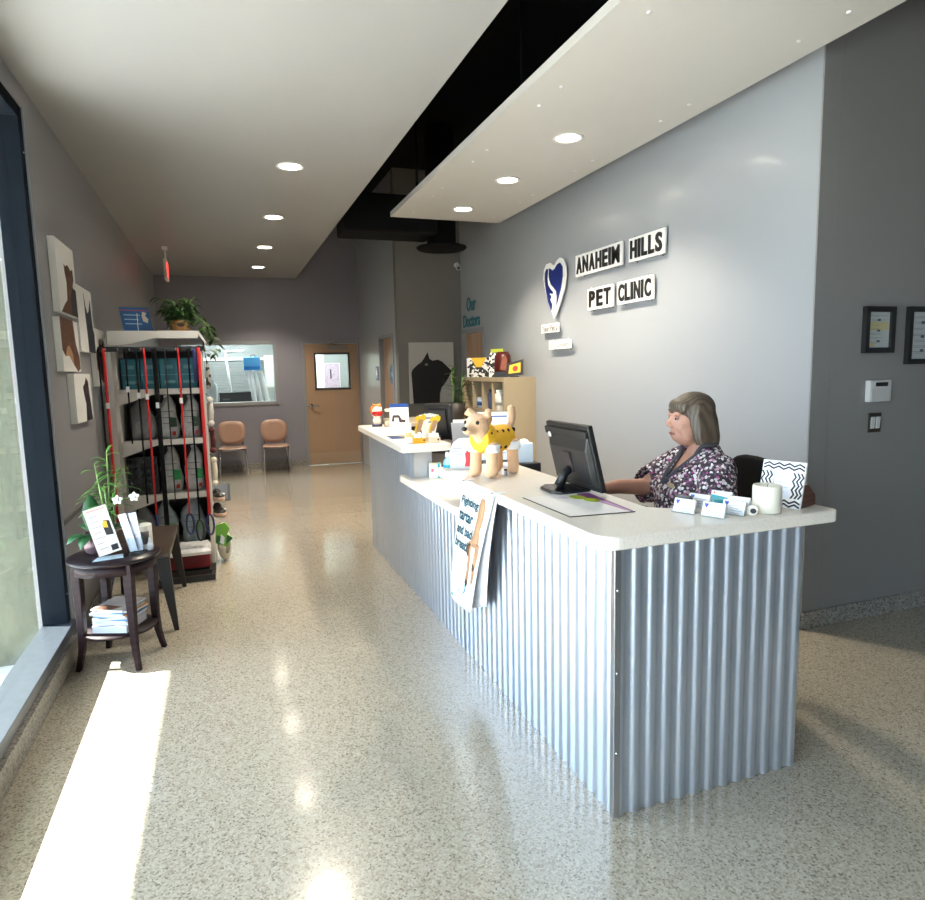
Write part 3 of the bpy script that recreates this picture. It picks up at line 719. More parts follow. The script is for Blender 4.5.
for x, z in ((.14,.222),(.13,.17),(-.02,.155),(.03,.158)):
    for y in (.05, -.05): m.ell((x if x < .1 else x-.008, y*(1.2 if x < .1 else .9), z), (.010,.010,.010), 10)
m.build('black_spots', pm('black_felt', (.02,.014,.010), .9), vest)
m = MB(); m.ell((.262,0,.272), (.014,.016,.012), 12); m.build('nose', black, pd)
for y in (.034, -.034): MB().ell((.199, y*1.12, .300), (.010,.010,.011), 12).build('eye', pm('toy_eye', (.03,.012,.006), .15), pd)
m = MB()
for y in (.052, -.052): m.ell((.118, y*1.12, .315), (.016,.010,.026), 10)
m.build('ear_patch', pm('plush_brown', (.36,.18,.085), .95, bump=(160, .5)), pd)

# ------------------------------------------------ far end of the near counter
m = MB()
wb_ = thing('paper_bag', 'white paper bag with red figure printed on it, standing behind the plush dog', 'bag', (1.285, 3.56, ZT), R(-25))
m.loft([[(-.07,-.02,0),(.06,-.02,0),(.06,.03,0),(-.07,.03,0)], [(-.078,-.028,.09),(.065,-.026,.09),(.065,.03,.09),(-.078,.032,.09)], [(-.055,-.004,.15),(.06,-.012,.165),(.06,.012,.165),(-.055,.010,.15)], [(-.02,.001,.178),(.05,-.002,.178),(.05,.004,.178),(-.02,.004,.178)]])
m.sm = [False]*len(m.sm); bgo = m.build('bag_body', pm('bag_white', (.56,.59,.62), .4, noise=(20, .08)), wb_, bevel=.004)
m = MB(); m.prism([(.015,.015),(.058,.015),(.058,.085),(.05,.105),(.03,.108),(.018,.09),(.022,.05)], (0,-.0275,0), (1,0,0), (0,0,1), (0,-.0015,0)); m.build('red_print', pm('print_red', (.62,.02,.035), .5), bgo)
m = MB(); lines(m, (-.06,-.0275,.08), (.07,0,0), (0,0,.05), (0,-1,0), [(.1,.9),(0,.7),(.2,.95)], 0, .001, .25); m.build('grey_print', greyink, bgo)
lt = thing('card_folder', 'thin pale folder lying under the white paper bag edge behind plush dog', 'folder', (1.50, 3.52, ZT), R(-20))
MB().box((0.02,-.01,.007), (.16,.10,.014)).build('folder_cover', pm('pale_lilac_card', (.66,.66,.74), .5), lt)
hl = thing('highlighter_cap', 'small turquoise marker lying flat on the counter behind the plush dog', 'marker', (1.225, 3.62, ZT), R(-35))
m = MB(); m.cyl((-.035,0,.008), (.012,0,.008), .008); m.build('barrel', pm('turquoise', (.01,.38,.50), .35), hl); MB().cyl((.012,0,.008), (.035,0,.008), .0085).build('cap', pm('turquoise_dark', (.005,.22,.33), .35), hl)
vl = thing('vial', 'little grey capped vial standing between the plush dog front legs', 'vial', (1.40, 3.20, ZT))
MB().lathe([(0,0),(.010,0),(.010,.025),(.006,.028)], n=14).build('vial_body', pm('vial_grey', (.42,.42,.48), .3), vl); MB().lathe([(.006,.028),(.009,.029),(.009,.036),(0,.036)], n=14).build('cap', black, vl)

# ------------------------------------------------ on the low counter
ZL = .8605
bx = thing('medicine_box', 'white medicine box with turquoise edge stripe standing on the lowest counter', 'box', (1.375, 4.385, ZL), R(-12))
MB().bx(-.042,.042,-.02,.03,0,.105).build('carton', paper, bx, bevel=.002)
MB().bx(.016,.032,-.0215,-.02,0,.105).build('turquoise_stripe', pm('turquoise_print', (.03,.42,.42), .5), bx); MB().bx(-.03,-.012,-.0215,-.02,.045,.068).build('pink_logo', pm('pink_print', (.65,.16,.25), .5), bx); MB().bx(-.042,.042,-.0212,-.02,.098,.105).build('yellow_edge', pm('pale_yellow', (.72,.66,.30), .5), bx)
bo = thing('spray_bottle', 'pale blue bottle with white cap standing between the counter sections', 'bottle', (1.475, 4.40, ZL))
MB().lathe([(0,0),(.032,0),(.034,.01),(.034,.09),(.028,.115),(.014,.13),(.014,.142)], n=24).build('bottle_body', pm('pale_blue_plastic', (.42,.62,.80), .25), bo); MB().lathe([(.016,.140),(.017,.142),(.017,.172),(.012,.178),(0,.178)], n=20).build('cap', white, bo); MB().lathe([(.0345,.03),(.0348,.03),(.0348,.08),(.0345,.08)], n=24).build('label', paper, bo)
for (x, y, a, w, h, lb) in ((1.475, 4.20, -18, .075, .10, 'white carton with blank side, right of turquoise striped box on low counter'), (1.46, 4.02, -10, .06, .085, 'smaller white carton nearest the plush dog counter, on low counter')):
    r = thing('carton', lb, 'box', (x, y, ZL), R(a)); MB().bx(-w/2,w/2,-.02,.03,0,h).build('carton_body', paper, r, bevel=.002); MB().bx(-w*.3,w*.2,-.0212,-.02,h*.3,h*.42).build('pale_print', pm('pale_lilac', (.62,.50,.66), .4), r)
pb = thing('pill_bottle', 'tiny cream pill bottle at the near end of the lowest counter', 'bottle', (1.36, 3.74, ZL))
MB().lathe([(0,0),(.016,0),(.016,.04),(.012,.044)], n=16).build('bottle_body', offw, pb); MB().lathe([(.014,.043),(.014,.056),(0,.056)], n=16).build('cap', pm('grey_cap', (.35,.33,.30), .5), pb)

# ------------------------------------------------ on the far counter
ZF = 1.1005
fg = thing('figurine', 'red and white cat figurine with orange ears on a dark base, far counter end', 'figurine', (1.345, 6.08, ZF), R(-70))
MB().lathe([(0,0),(.048,0),(.05,.008),(.046,.022),(0,.022)], n=24).build('base', pm('dark_blue_base', (.02,.025,.07), .4), fg)
m = MB(); m.ell((0,0,.055), (.042,.040,.045)); m.ell((0,0,.14), (.058,.052,.06)); remesh(m.build('figure_body', pm('glazed_white', (.78,.70,.60), .3), fg), .005, 3)
m = MB(); m.ell((.012,0,.128), (.054,.054,.036)); m.build('red_bib', pm('glazed_red', (.42,.010,.008), .25), fg)
m = MB(); m.ell((-.02,.035,.155), (.03,.03,.045)); m.ell((-.02,-.035,.155), (.025,.025,.04)); m.ell((0,.01,.195), (.04,.035,.018))
for y in (.034,-.034): m.lathe([(.018,0),(.010,.02),(0,.034)], (0,y,.188), 10)
m.build('orange_patch', pm('glazed_orange', (.62,.20,.03), .3), fg)
MB().ell((.02,0,.172), (.040,.040,.016)).build('white_brow', pm('glazed_bright', (.85,.83,.80), .3), fg)
gv = thing('glass_jar', 'small clear glass jar beside the red and white figurine', 'jar', (1.44, 6.02, ZF))
MB().lathe([(0,0),(.038,0),(.042,.01),(.042,.11),(.030,.135),(.030,.15)], n=24).build('jar_body', acry, gv); MB().lathe([(.026,.14),(.032,.142),(.032,.165),(0,.168)], n=20).build('stopper', pm('pale_cream', (.72,.68,.58), .4), gv); MB().lathe([(0,.006),(.036,.008),(.036,.05),(0,.055)], n=20).build('treats', pm('treats_tan', (.55,.46,.34), .7, noise=(60, .4)), gv)
lf = thing('leaflet_holder', 'acrylic stand with white leaflet headed by blue band, on the far counter', 'leaflet stand', (1.49, 5.80, ZF), R(-14))
MB().bx(-.085,.085,-.05,.045,0,.003).build('stand_foot', acry, lf)
m = MB(); m.prism([(-.085,0),(.085,0),(.085,.225),(-.085,.225)], (0,-.045,.003), (1,0,0), (0,.22,.97), (0,.004,-.001)); sh = m.build('leaflet', paper, lf)
u_, v_, n_ = Vector((1,0,0)), Vector((0,.22,.97)), Vector((0,-.975,.22))
m = MB(); m.prism([(-.085,.19),(.085,.19),(.085,.225),(-.085,.225)], (0,-.045,.003), u_, v_, n_*.0012); m.build('blue_header', pm('header_blue', (.015,.06,.26), .4), sh)
m = MB(); m.prism([(-.07,.06),(-.045,.06),(-.045,.095),(-.01,.095),(.0,.05),(.055,.05),(.055,.075),(.02,.08),(.0,.12),(-.06,.12)], (0,-.045,.003), u_, v_, n_*.0012); m.build('photo_print', pm('sepia_dark', (.05,.03,.035), .5), sh)
m = MB(); lines(m, Vector((-.07,-.045,.003))+v_*.13, u_*.14, v_*.05, n_, [(0,1),(0,.9),(0,.95)], 0, .001, .2); lines(m, Vector((-.07,-.045,.003))+v_*.01, u_*.14, v_*.03, n_, [(0,.35),(.6,.8)], 0, .001, .3); m.build('pale_print', pm('pale_ink', (.52,.55,.66), .6), sh)
mg = thing('magazine', 'glossy magazine lying flat at the front edge of the far counter', 'magazine', (1.28, 4.92, ZF), R(-4))
m = MB(); m.bx(-.10,.10,-.135,.135,0,.008); cv = m.build('magazine_pages', paper, mg)
m = MB(); m.bx(-.10,.10,-.135,.135,.008,.0095); m.build('cover', pm('cover_tan', (.24,.18,.10), .4, noise=(16, .5)), mg)
m = MB(); m.prism([(-.10,-.135),(.01,-.135),(-.02,.06),(-.10,.135)], (0,0,.0095), (1,0,0), (0,1,0), (0,0,.0006)); m.build('blue_print', pm('print_deep_blue', (.010,.035,.14), .4), mg)
m = MB(); m.prism([(.03,-.135),(.10,-.135),(.10,-.06),(.05,-.05)], (0,0,.0095), (1,0,0), (0,1,0), (0,0,.0006)); m.build('lime_print', lime, mg)
# bone displays
def bone_display(x, y, a, label, h=.17):
    r = thing('counter_display', label, 'counter display', (x, y, ZF), R(a), 'yellow bone shaped displays on the far counter')
    m = MB(); m.bx(-.045,.045,-.03,.03,0,.038); tr = m.build('tray_box', pm('orange_card', (.80,.36,.01), .5) if h > .155 else pm('cream_card', (.70,.58,.42), .5), r, bevel=.003)
    m = MB(); m.prism([(-.03,.05),(-.005,.05),(.02,.10),(.035,h-.01),(.055,h+.005),(.06,h+.03),(.04,h+.045),(.015,h+.03),(-.005,h+.035),(-.02,h+.015),(-.01,h-.01),(-.03,.09)], (0,.022,0), (1,0,0), (0,0,1), (0,.006,0)); m.build('bone_sign', yellow, r)
    m = MB(); m.prism([(-.022,.070),(.0,.066),(.020,.105),(.036,h-.012),(.030,h+.010),(.004,h+.008),(-.010,.115)], (0,.0215,0), (1,0,0), (0,0,1), (0,-.002,0)); m.build('picture_print', tan, r)
    m = MB()
    for k in range(3): m.bx(-.035+k*.025, -.015+k*.025, -.02, .01, .038, .066+.012*(k % 2))
    m.build('sample_packs', paper, r); m = MB(); m.ell((.03,-.0305,.022), (.008,.002,.008), 10); m.build('dark_dot', brown, r)
    return r
bone_display(1.300, 4.505, -8, 'yellow bone display with orange tray, left one at counter corner', .16)
bone_display(1.405, 4.500, -8, 'yellow bone display at right counter end, before the white brochures', .15)
r = thing('brochure_stand', 'white brochures fanned in an upright stand behind the right bone display', 'brochure stand', (1.42, 4.66, ZF), R(-10))
m = MB(); m.bx(-.05,.05,-.015,.03,0,.06); m.build('stand_pocket', acry, r)
for k, a in enumerate((-8, 3, 12)):
    m = MB(); m.box((-.02+.022*k, .002+.006*k, .10), (.075,.003,.19), ry=R(a)); b_ = m.build('brochure', paper, r)
m = MB(); lines(m, (-.02,-.004,.12), (.06,0,0), (0,0,.06), (0,-1,0), [(0,.9),(.3,.9)], 0, .001, .3); m.build('blue_print', blueink, r)
r = thing('tall_box', 'narrow white box with orange band at the left of the bone displays', 'box', (1.222, 4.52, ZF), R(-8))
MB().bx(-.022,.022,-.02,.02,0,.145).build('carton', paper, r, bevel=.002); MB().bx(-.0225,.0225,-.0215,-.0195,.045,.08).build('orange_band', pm('pale_orange', (.85,.50,.20), .5), r)

# ------------------------------------------------ behind the counters
wk = thing('work_desk', 'dark work desk behind the near counter top under the monitor', 'desk', (1.64, 2.85, 0))
MB().bx(-.24,.22,-.60,.55,.90,.93).build('desktop', pm('desk_dark', (.05,.045,.042), .35), wk, bevel=.004)
for y in (-.57, .52): MB().bx(-.22,.14,y-.02,y+.02,0,.90).build('side_panel', pm('desk_panel', (.08,.075,.07), .5), wk)
kb = thing('keyboard', 'black keyboard on the dark desk in front of the seated receptionist', 'keyboard', (1.80, 2.58, .93), R(-78))
MB().bx(-.20,.20,-.065,.065,0,.018).build('keyboard_base', black, kb, bevel=.004)
m = MB()
for i in range(5):
    for j in range(14): m.box((-.182+.028*j, -.048+.024*i, .021), (.022,.019,.008), taper=.85)
ko = m.build('keys', pm('key_black', (.03,.03,.032), .5), kb); ko['kind'] = 'stuff'
ms = thing('computer_mouse', 'black computer mouse under the receptionist far hand', 'computer mouse', (1.67, 2.885, .93))
m = MB(); m.ell((0,0,.010), (.052,.03,.024), 16); m.v = [(x,y,max(z,0)) for x, y, z in m.v]; m.build('mouse_shell', black, ms)

bdk = thing('rear_desk', 'pale topped desk against the rear wall behind the counters', 'desk', (2.45, 7.6, 0))
MB().bx(-.55,.37,-.35,.6,.98,1.02).build('desktop', pm('desk_tan', (.55,.46,.34), .45), bdk, bevel=.004)
MB().bx(-.53,.35,-.30,.58,0,.98).build('desk_body', pm('desk_dark_brown', (.035,.022,.016), .5), bdk)
mo = thing('monitor', 'black monitor back seen behind the yellow bone displays', 'monitor', (1.70, 5.25, .93), R(38))
MB().box((0,0,.26), (.05,.26,.30), ry=R(-8)).build('screen_housing', black, mo, bevel=.012); MB().box((-.03,0,.26), (.03,.18,.2), ry=R(-8)).build('rear_shell', black, mo, bevel=.006); MB().box((-.02,0,.07), (.03,.06,.14)).build('stand_neck', black, mo); MB().box((-.01,0,.006), (.18,.24,.012)).build('stand_base', black, mo, bevel=.003)
cd_ = thing('checkout_desk', 'dark desk behind the far counter carrying a monitor and papers', 'desk', (1.72, 5.2, 0))
MB().bx(-.34,.36,-.68,.95,.90,.93).build('desktop', pm('desk_dark', (.05,.045,.042), .35), cd_, bevel=.004); MB().bx(-.30,.30,-.66,-.62,0,.90).build('side_panel', pm('desk_panel', (.08,.075,.07), .5), cd_); MB().bx(-.30,.30,.9,.94,0,.90).build('side_panel', pm('desk_panel', (.08,.075,.07), .5), cd_)
r = thing('file_holder', 'grey translucent file holder leaning behind the far counter end', 'file holder', (1.80, 4.98, .93), R(-20))
m = MB(); m.prism([(-.07,0),(.07,0),(.09,.26),(-.09,.26)], (0,-.02,.0), (1,0,0), (0,.1,.99), (0,.06,0)); m.build('holder_shell', pm('grey_film', (.40,.40,.42), .4), r, bevel=.004); m = MB(); m.prism([(-.06,.03),(.06,.03),(.075,.285),(-.075,.285)], (0,0,.0), (1,0,0), (0,.1,.99), (0,.02,0)); m.build('files', paper, r)
r = thing('folder', 'bright yellow folder standing upright behind the counters near the green plant', 'folder', (1.98, 5.30, .93), R(20))
m = MB(); m.prism([(-.05,0),(.03,0),(.05,.25),(.03,.26),(-.02,.25),(-.045,.12)], (0,0,0), (1,0,0), (0,.12,.99), (0,.012,0)); m.build('folder_cover', pm('bright_yellow', (.85,.68,.05), .5), r)
m = MB(); m.prism([(-.04,.01),(.025,.01),(.042,.24),(-.02,.24)], (0,.012,0), (1,0,0), (0,.12,.99), (0,.006,0)); m.build('pages', paper, r)
# stand for the document behind the dog
ft = thing('file_cabinet', 'low dark filing cabinet behind the plush dog carrying a white document stand', 'cabinet', (1.93, 4.20, 0))
MB().bx(-.26,.06,-.25,.25,0,.98).build('cabinet_body', pm('cabinet_dark', (.025,.024,.024), .5), ft, bevel=.004)
for z in (.12,.42,.72): m = MB(); m.bx(-.255,.055,-.265,-.25,z-.08,z+.19); dw = m.build('drawer', pm('drawer_dark', (.04,.038,.037), .5), ft, bevel=.003); MB().bx(-.15,-.05,-.28,-.265,z+.05,z+.065).build('handle', chrome, dw)
r = thing('document_stand', 'white printed notice in a stand right behind the plush dog head', 'notice', (1.765, 4.22, .98), R(-22))
m = MB(); m.prism([(-.12,0),(.12,0),(.12,.34),(-.12,.34)], (0,0,0), (1,0,0), (0,.14,.99), (0,.004,0)); sh = m.build('notice_sheet', paper, r)
m = MB(); m.bx(-.10,.10,-.03,.09,0,.006); m.build('stand_foot', acry, r)
m = MB(); lines(m, (-.10,.040-.002,.26), (.2,0,0), (0,.008,.06), (0,-1,.14), [(.05,.95),(.1,.5)], 0, .001, .3); m.build('blue_print', blueink, sh)
m = MB(); lines(m, (-.10,.004,.03), (.2,0,0), (0,.03,.21), (0,-1,.14), [(0,1),(0,.9),(0,.95),(0,.8),(0,.9)], 0, .001, .2); m.build('pale_print', pm('pale_ink', (.52,.55,.66), .6), sh)
r = thing('tissue_box', 'pale blue and white tissue box behind the plush dog back', 'box', (1.91, 4.05, .98), R(-20))
MB().bx(-.06,.06,-.045,.045,0,.13).build('carton', pm('pale_blue_white', (.66,.74,.82), .5), r, bevel=.004); m = MB(); m.ell((0,0,.13), (.04,.02,.03), 10); m.build('tissue', paper, r)
r = thing('waste_bin', 'small black bin on the floor at the foot of the oak cubby shelf', 'bin', (3.02, 6.30, 0)); 
MB().lathe([(0,0),(.10,0),(.13,.30),(.125,.30),(.097,.01),(0,.01)], n=28).build('bin_body', black, r); MB().lathe([(.126,.29),(.136,.295),(.136,.305),(.126,.305)], n=28).build('rim', pm('dark_plastic', (.03,.02,.02), .5), r)

# cubby shelf
cs = thing('cubby_shelf', 'light oak cubby shelf unit standing against the sign wall', 'shelf unit', (3.03, 7.2, 0))
x0, x1, y0, y1, zt = -.19, .19, -.70, .62, 1.52
MB().bx(x0, x1, y0, y0+.04, 0, zt-.045).build('side_panel', oak, cs, bevel=.002); MB().bx(x0, x1, y1-.04, y1, 0, zt-.045).build('side_panel', oak, cs, bevel=.002)
MB().bx(x0, x1, y0, y1, zt-.045, zt).build('top_panel', oak, cs, bevel=.002); MB().bx(x1-.01, x1, y0+.04, y1-.04, .0, zt-.045).build('back_panel', oak, cs)
cw = (y1-y0-.08)/4
for k in range(1, 4): MB().bx(x0+.005, x1-.01, y0+.04+cw*k-.010, y0+.04+cw*k+.010, .04, zt-.045).build('divider', oak, cs)
for z in (.0, .375, .75, 1.12): MB().bx(x0+.002, x1-.01, y0+.04, y1-.04, z, z+.03).build('shelf_board', oak, cs)
# things in the cubbies (visible top row)
def jar(x, y, z, r_, h, body, cap, label, name='jar', cat='jar', band=None):
    r = thing(name, label, cat, (x, y, z))
    MB().lathe([(0,0),(r_*.95,0),(r_,.006),(r_,h*.8),(r_*.75,h*.86)], n=22).build('body', body, r); MB().lathe([(r_*.78,h*.85),(r_*.82,h*.86),(r_*.82,h),(0,h)], n=22).build('lid', cap, r)
    if band: MB().lathe([(r_*1.005,h*.25),(r_*1.015,h*.25),(r_*1.015,h*.6),(r_*1.005,h*.6)], n=22).build('label_band', band, r)
    return r
zc = 1.151; bl = pm('jar_blue', (.03,.08,.25), .4)
jar(2.93, 7.395, zc, .055, .13, pm('milky_blue', (.42,.52,.66), .35), white, 'milky pale jar in the second oak cubby from left, beside dark blue pot', band=bl)
jar(2.95, 7.25, zc, .060, .19, bl, black, 'dark blue pot with black lid in second oak cubby from left')
jar(2.95, 7.06, zc, .065, .23, pm('slate_blue', (.07,.09,.17), .5), pm('lid_dark_blue', (.03,.04,.10), .4), 'slate blue canister in the third oak cubby', name='canister', cat='canister')
jar(2.92, 6.92, zc, .045, .16, pm('grey_white', (.4,.4,.42), .5), bl, 'grey white tin beside the slate blue canister')
jar(2.91, 6.765, zc, .060, .23, pm('cream_plain', (.70,.66,.60), .5), white, 'cream canister in the rightmost oak cubby', name='canister', cat='canister', band=pm('pale_grey_print', (.5,.5,.48), .5))
jar(2.93, 6.62, zc, .045, .15, pm('plum', (.10,.05,.13), .5), black, 'plum dark tin in the rightmost oak cubby, nearest its oak side panel')
# on top of the cubby shelf
ZK = 1.5205
leo = ramp_voronoi('spotted_print', 34, [(0, (.015,.015,.02)), (.42, (.80,.79,.76)), (.92, (.30,.25,.20))], .6)
r = thing('gift_box', 'black and white spotted box with yellow flap on top of the oak cubby shelf', 'box', (2.98, 7.55, ZK), R(-38))
MB().bx(-.155,.155,-.05,.05,0,.235).build('carton', leo, r, bevel=.004); m = MB(); m.prism([(-.10,.235),(.10,.235),(.035,.12),(-.035,.12)], (0,-.0515,0), (1,0,0), (0,0,1), (0,.0015,0)); m.build('yellow_flap', pm('flap_yellow', (.85,.52,.02), .5), r)
r = thing('patterned_bag', 'tall black and white patterned bag with lime top on the oak cubby shelf', 'bag', (2.98, 7.05, ZK), R(-38))
m = MB(); m.loft([[(-.075,-.035,0),(.075,-.035,0),(.075,.035,0),(-.075,.035,0)], [(-.07,-.035,.24),(.08,-.035,.24),(.08,.035,.24),(-.07,.035,.24)], [(-.05,-.01,.30),(.085,-.01,.30),(.085,.01,.30),(-.05,.01,.30)]]); m.sm = [False]*len(m.sm); m.build('bag_body', leo, r)
MB().box((.02,0,.30), (.15,.035,.045)).build('lime_top', lime, r, bevel=.004)
r = thing('treat_bag', 'dark red and orange bag with black base on the oak cubby shelf', 'bag', (2.985, 6.86, ZK), R(-38))
m = MB(); m.loft([[(-.085,-.04,0),(.085,-.04,0),(.085,.04,0),(-.085,.04,0)], [(-.09,-.045,.10),(.09,-.045,.10),(.09,.045,.10),(-.09,.045,.10)], [(-.085,-.03,.24),(.085,-.03,.24),(.085,.03,.24),(-.085,.03,.24)], [(-.055,-.008,.285),(.06,-.008,.285),(.06,.008,.285),(-.055,.008,.285)]]); m.build('bag_body', pm('bag_deep_red', (.075,.010,.008), .35, noise=(9, .6)), r)
m = MB(); m.prism([(-.02,.09),(.05,.07),(.065,.2),(.04,.25),(.01,.23)], (0,-.047,0), (1,0,0), (0,0,1), (0,.004,0)); m.build('orange_print', pm('print_amber', (.26,.06,.012), .4, noise=(20, .6)), r); MB().bx(-.093,.093,-.048,.048,0,.06).build('black_base', black, r, bevel=.004)
r = thing('picture_frame', 'small tilted black frame with yellow and red flower on the oak cubby shelf', 'picture frame', (3.02, 6.62, ZK), R(-32))
MB().bx(-.05,.05,-.03,.05,0,.012).build('stand_foot', black, r)
u_, v_ = Vector((.97,0,.24)), Vector((-.10,.25,.96)).normalized(); n_ = u_.cross(v_)
m = MB(); m.prism([(-.10,.0),(.10,-.02),(.115,.15),(-.075,.15)], (0,0,.022), u_, v_, -n_*-.012); fr_ = m.build('frame_border', black, r)
nn = n_ if n_.y < 0 else -n_
m = MB(); m.prism([(-.065,.03),(.07,.012),(.08,.12),(-.045,.12)], Vector((0,0,.022))+nn*.0125, u_, v_, nn*.001); m.build('yellow_picture', pm('picture_yellow', (.75,.50,.03), .4), fr_)
m = MB(); m.prism([(.015+.03*cos(i*pi/6), .068+.032*sin(i*pi/6)) for i in range(12)], Vector((0,0,.022))+nn*.0137, u_, v_, nn*.001); m.build('red_flower', pm('picture_red', (.55,.03,.02), .4), fr_)

# plant behind the counters
def bamboo(name, label, loc, h, nst, L, seed, pot=True, sp=.10, mats=(green, stemg)):
    rnd = random.Random(seed); r = thing(name, label, 'potted plant', loc)
    if pot: MB().lathe([(0,0),(.09,0),(.12,.20),(.11,.20),(.10,.17),(0,.17)], n=24).build('pot', pm('pot_dark', (.06,.05,.045), .5), r)
    m = MB(); lf_ = MB()
    for k in range(nst):
        a = rnd.random()*6.28; x, y = sp*.35*cos(a), sp*.35*sin(a); top = h*(.7+.3*rnd.random())
        x2, y2 = x+sp*cos(a)*.6, y+sp*sin(a)*.6
        m.tube([(x,y,.12 if pot else 0),((x+x2)/2,(y+y2)/2,top*.5),(x2,y2,top)], [.009,.008,.006], 8)
        for q in range(9):
            t = .35+.65*q/8; b = rnd.random()*6.28
            p = (x+(x2-x)*t, y+(y2-y)*t, top*t)
            lf_.leaf(p, (cos(b), sin(b), .5+.5*rnd.random()), L*(.7+.6*rnd.random()), L*.24, .45)
    m.build('stems', mats[1], r); lo = lf_.build('leaves', mats[0], r); lo['kind'] = 'stuff'
    return r
bamboo('potted_plant', 'tall leafy green plant standing left of the oak cubby shelf', (2.60, 7.40, 1.021), .62, 5, .16, 5, True, .09)

# cat picture
ct = thing('canvas_picture', 'large canvas of a black cat head on the rear wall', 'picture', (2.755, 8.844, 1.58))
MB().bx(-.325,.325,-.035,0,-.42,.42).build('canvas', pm('canvas_grey', (.46,.44,.41), .7, noise=(3, .05)), ct)
cat_ = [(.07,0),(.04,.5),(.07,.56),(.17,.63),(.27,.68),(.33,.74),(.41,.84),(.45,.73),(.52,.70),(.64,.715),(.74,.68),(.82,.62),(.88,.575),(.945,.53),(.92,.48),(.86,.40),(.78,.31),(.71,.25),(.67,.15),(.66,0)]
m = MB(); m.prism([(a*.65-.325, b*.84-.42) for a, b in cat_], (0,-.0355,0), (1,0,0), (0,0,1), (0,-.0012,0)); cb = m.build('cat_print', pm('cat_black', (.008,.007,.007), .6, noise=(9, .5)), ct)
m = MB(); m.prism([(-.08+.022*cos(i*pi/5), .115+.016*sin(i*pi/5)) for i in range(10)], (0,-.0368,0), (1,0,0), (0,0,1), (0,-.001,0)); m.build('eye_print', pm('cat_eye', (.22,.21,.18), .5), cb)
m = MB()
for k in range(3): m.prism([(.14,-.08-.02*k),(.25,-.17-.04*k),(.25,-.174-.04*k),(.14,-.084-.02*k)], (0,-.0362,0), (1,0,0), (0,0,1), (0,-.001,0))
m.build('whisker_print', pm('whisker', (.10,.10,.10), .5), cb)
# security camera
sc_ = thing('security_camera', 'small white security camera high in the corner above cat picture', 'security camera', (3.16, 8.82, 3.03))
MB().cyl((0,.02,.03), (0,-.03,.03), .035).build('mount', white, sc_); MB().ell((0,-.07,-.01), (.042,.042,.042), 16).build('camera_head', pm('cam_grey', (.55,.55,.55), .35), sc_); MB().cyl((-.01,-.105,-.025), (-.013,-.113,-.03), .018).build('lens', black, sc_)
# restroom plaque
r = thing('wall_plaque', 'small dark blue restroom plaque on the side wall beside the restroom door', 'sign', (2.289, 10.18, 1.585))
MB().bx(-.008,0,-.09,.09,-.11,.11).build('plaque', pm('plaque_blue', (.02,.05,.20), .4), r, bevel=.003)
m = MB(); m.ell((-.0085,.03,.07), (.002,.016,.016), 10); m.prism([(-.03,.05),(.03,.05),(.045,-.03),(.015,-.03),(.015,-.08),(-.015,-.08),(-.015,-.03),(-.045,-.03)], (-.0082,.03,0), (0,1,0), (0,0,1), (-.001,0,0)); m.build('figure_symbol', white, r)

# ================================================================== WALL SIGN
def plate(name, label, cat, y0, y1, z0, z1, text, mg=(.06,.12), tm=ink, grp=None, bold=.012, dep=.025):
    r = thing(name, label, cat, (XS, (y0+y1)/2, (z0+z1)/2), 0, grp); w, h = abs(y0-y1), z1-z0
    m = MB(); m.bx(-dep-.016, -dep, -w/2, w/2, -h/2, h/2); pl = m.build('plate', pm('sign_white', (.84,.84,.83), .35), r)
    m = MB(); 
    if h > .12:                                   # one letter at a time, evenly spaced capitals
        cw_ = {'I': .34, 'M': 1.22, 'L': .82, 'E': .86, 'T': .9, 'P': .9, 'S': .92}; gp_ = .23; tot = sum(cw_.get(c, 1) for c in text)+gp_*(len(text)-1); W_ = w*(1-2*mg[0]); px_ = 0
        for c in text:
            k_ = cw_.get(c, 1)/tot*W_; letters(m, c, (-dep-.016, w/2-w*mg[0]-px_, -h/2+h*mg[1]), (0,-k_,0), (0,0,h*(1-2*mg[1])), (-1,0,0), .010, 0, .032 if c not in 'MN' else .022); px_ += k_+gp_/tot*W_
    else: letters(m, text, (-dep-.016, w/2-w*mg[0], -h/2+h*mg[1]), (0,-w*(1-2*mg[0]),0), (0,0,h*(1-2*mg[1])), (-1,0,0), .003, 0, bold)
    m.build('lettering', tm, pl)
    for sy in (-1, 1):
        for sz in (-1, 1):
            m = MB(); m.cyl((-dep-.006, sy*w*.36, sz*(h/2+.006)), (0, sy*w*.36, sz*(h/2+.006)), .007 if h > .12 else .004, n=10); m.build('standoff', chrome, r)
    return r
GS = 'white letter plates of the clinic sign'
plate('sign_plate', 'white sign plate reading ANAHEIM in black capitals', 'sign', 5.565, 4.80, 2.455, 2.648, 'ANAHEIM', (.04,.12), ink, GS, .010)
plate('sign_plate', 'white sign plate reading HILLS in black capitals', 'sign', 4.70, 4.235, 2.455, 2.642, 'HILLS', (.06,.12), ink, GS, .010)
plate('sign_plate', 'white sign plate reading PET in black capitals', 'sign', 5.345, 4.93, 2.128, 2.318, 'PET', (.08,.12), ink, GS, .010)
plate('sign_plate', 'white sign plate reading CLINIC in black capitals', 'sign', 4.865, 4.37, 2.132, 2.318, 'CLINIC', (.05,.12), ink, GS, .010)
plate('slogan_sign', 'tiny white slogan plate directly under the blue shield logo', 'sign', 6.27, 5.90, 1.972, 2.062, 'Your Pet\'s', (.06,.16), pm('slogan_ink', (.05,.05,.05), .5), 'small slogan plates under the logo', .01, .03)
plate('slogan_sign', 'tiny white slogan plate, lower and further right under the logo', 'sign', 6.10, 5.655, 1.80, 1.89, 'Our Concern', (.06,.22), pm('slogan_grey', (.25,.25,.25), .5), 'small slogan plates under the logo', .0, .03)
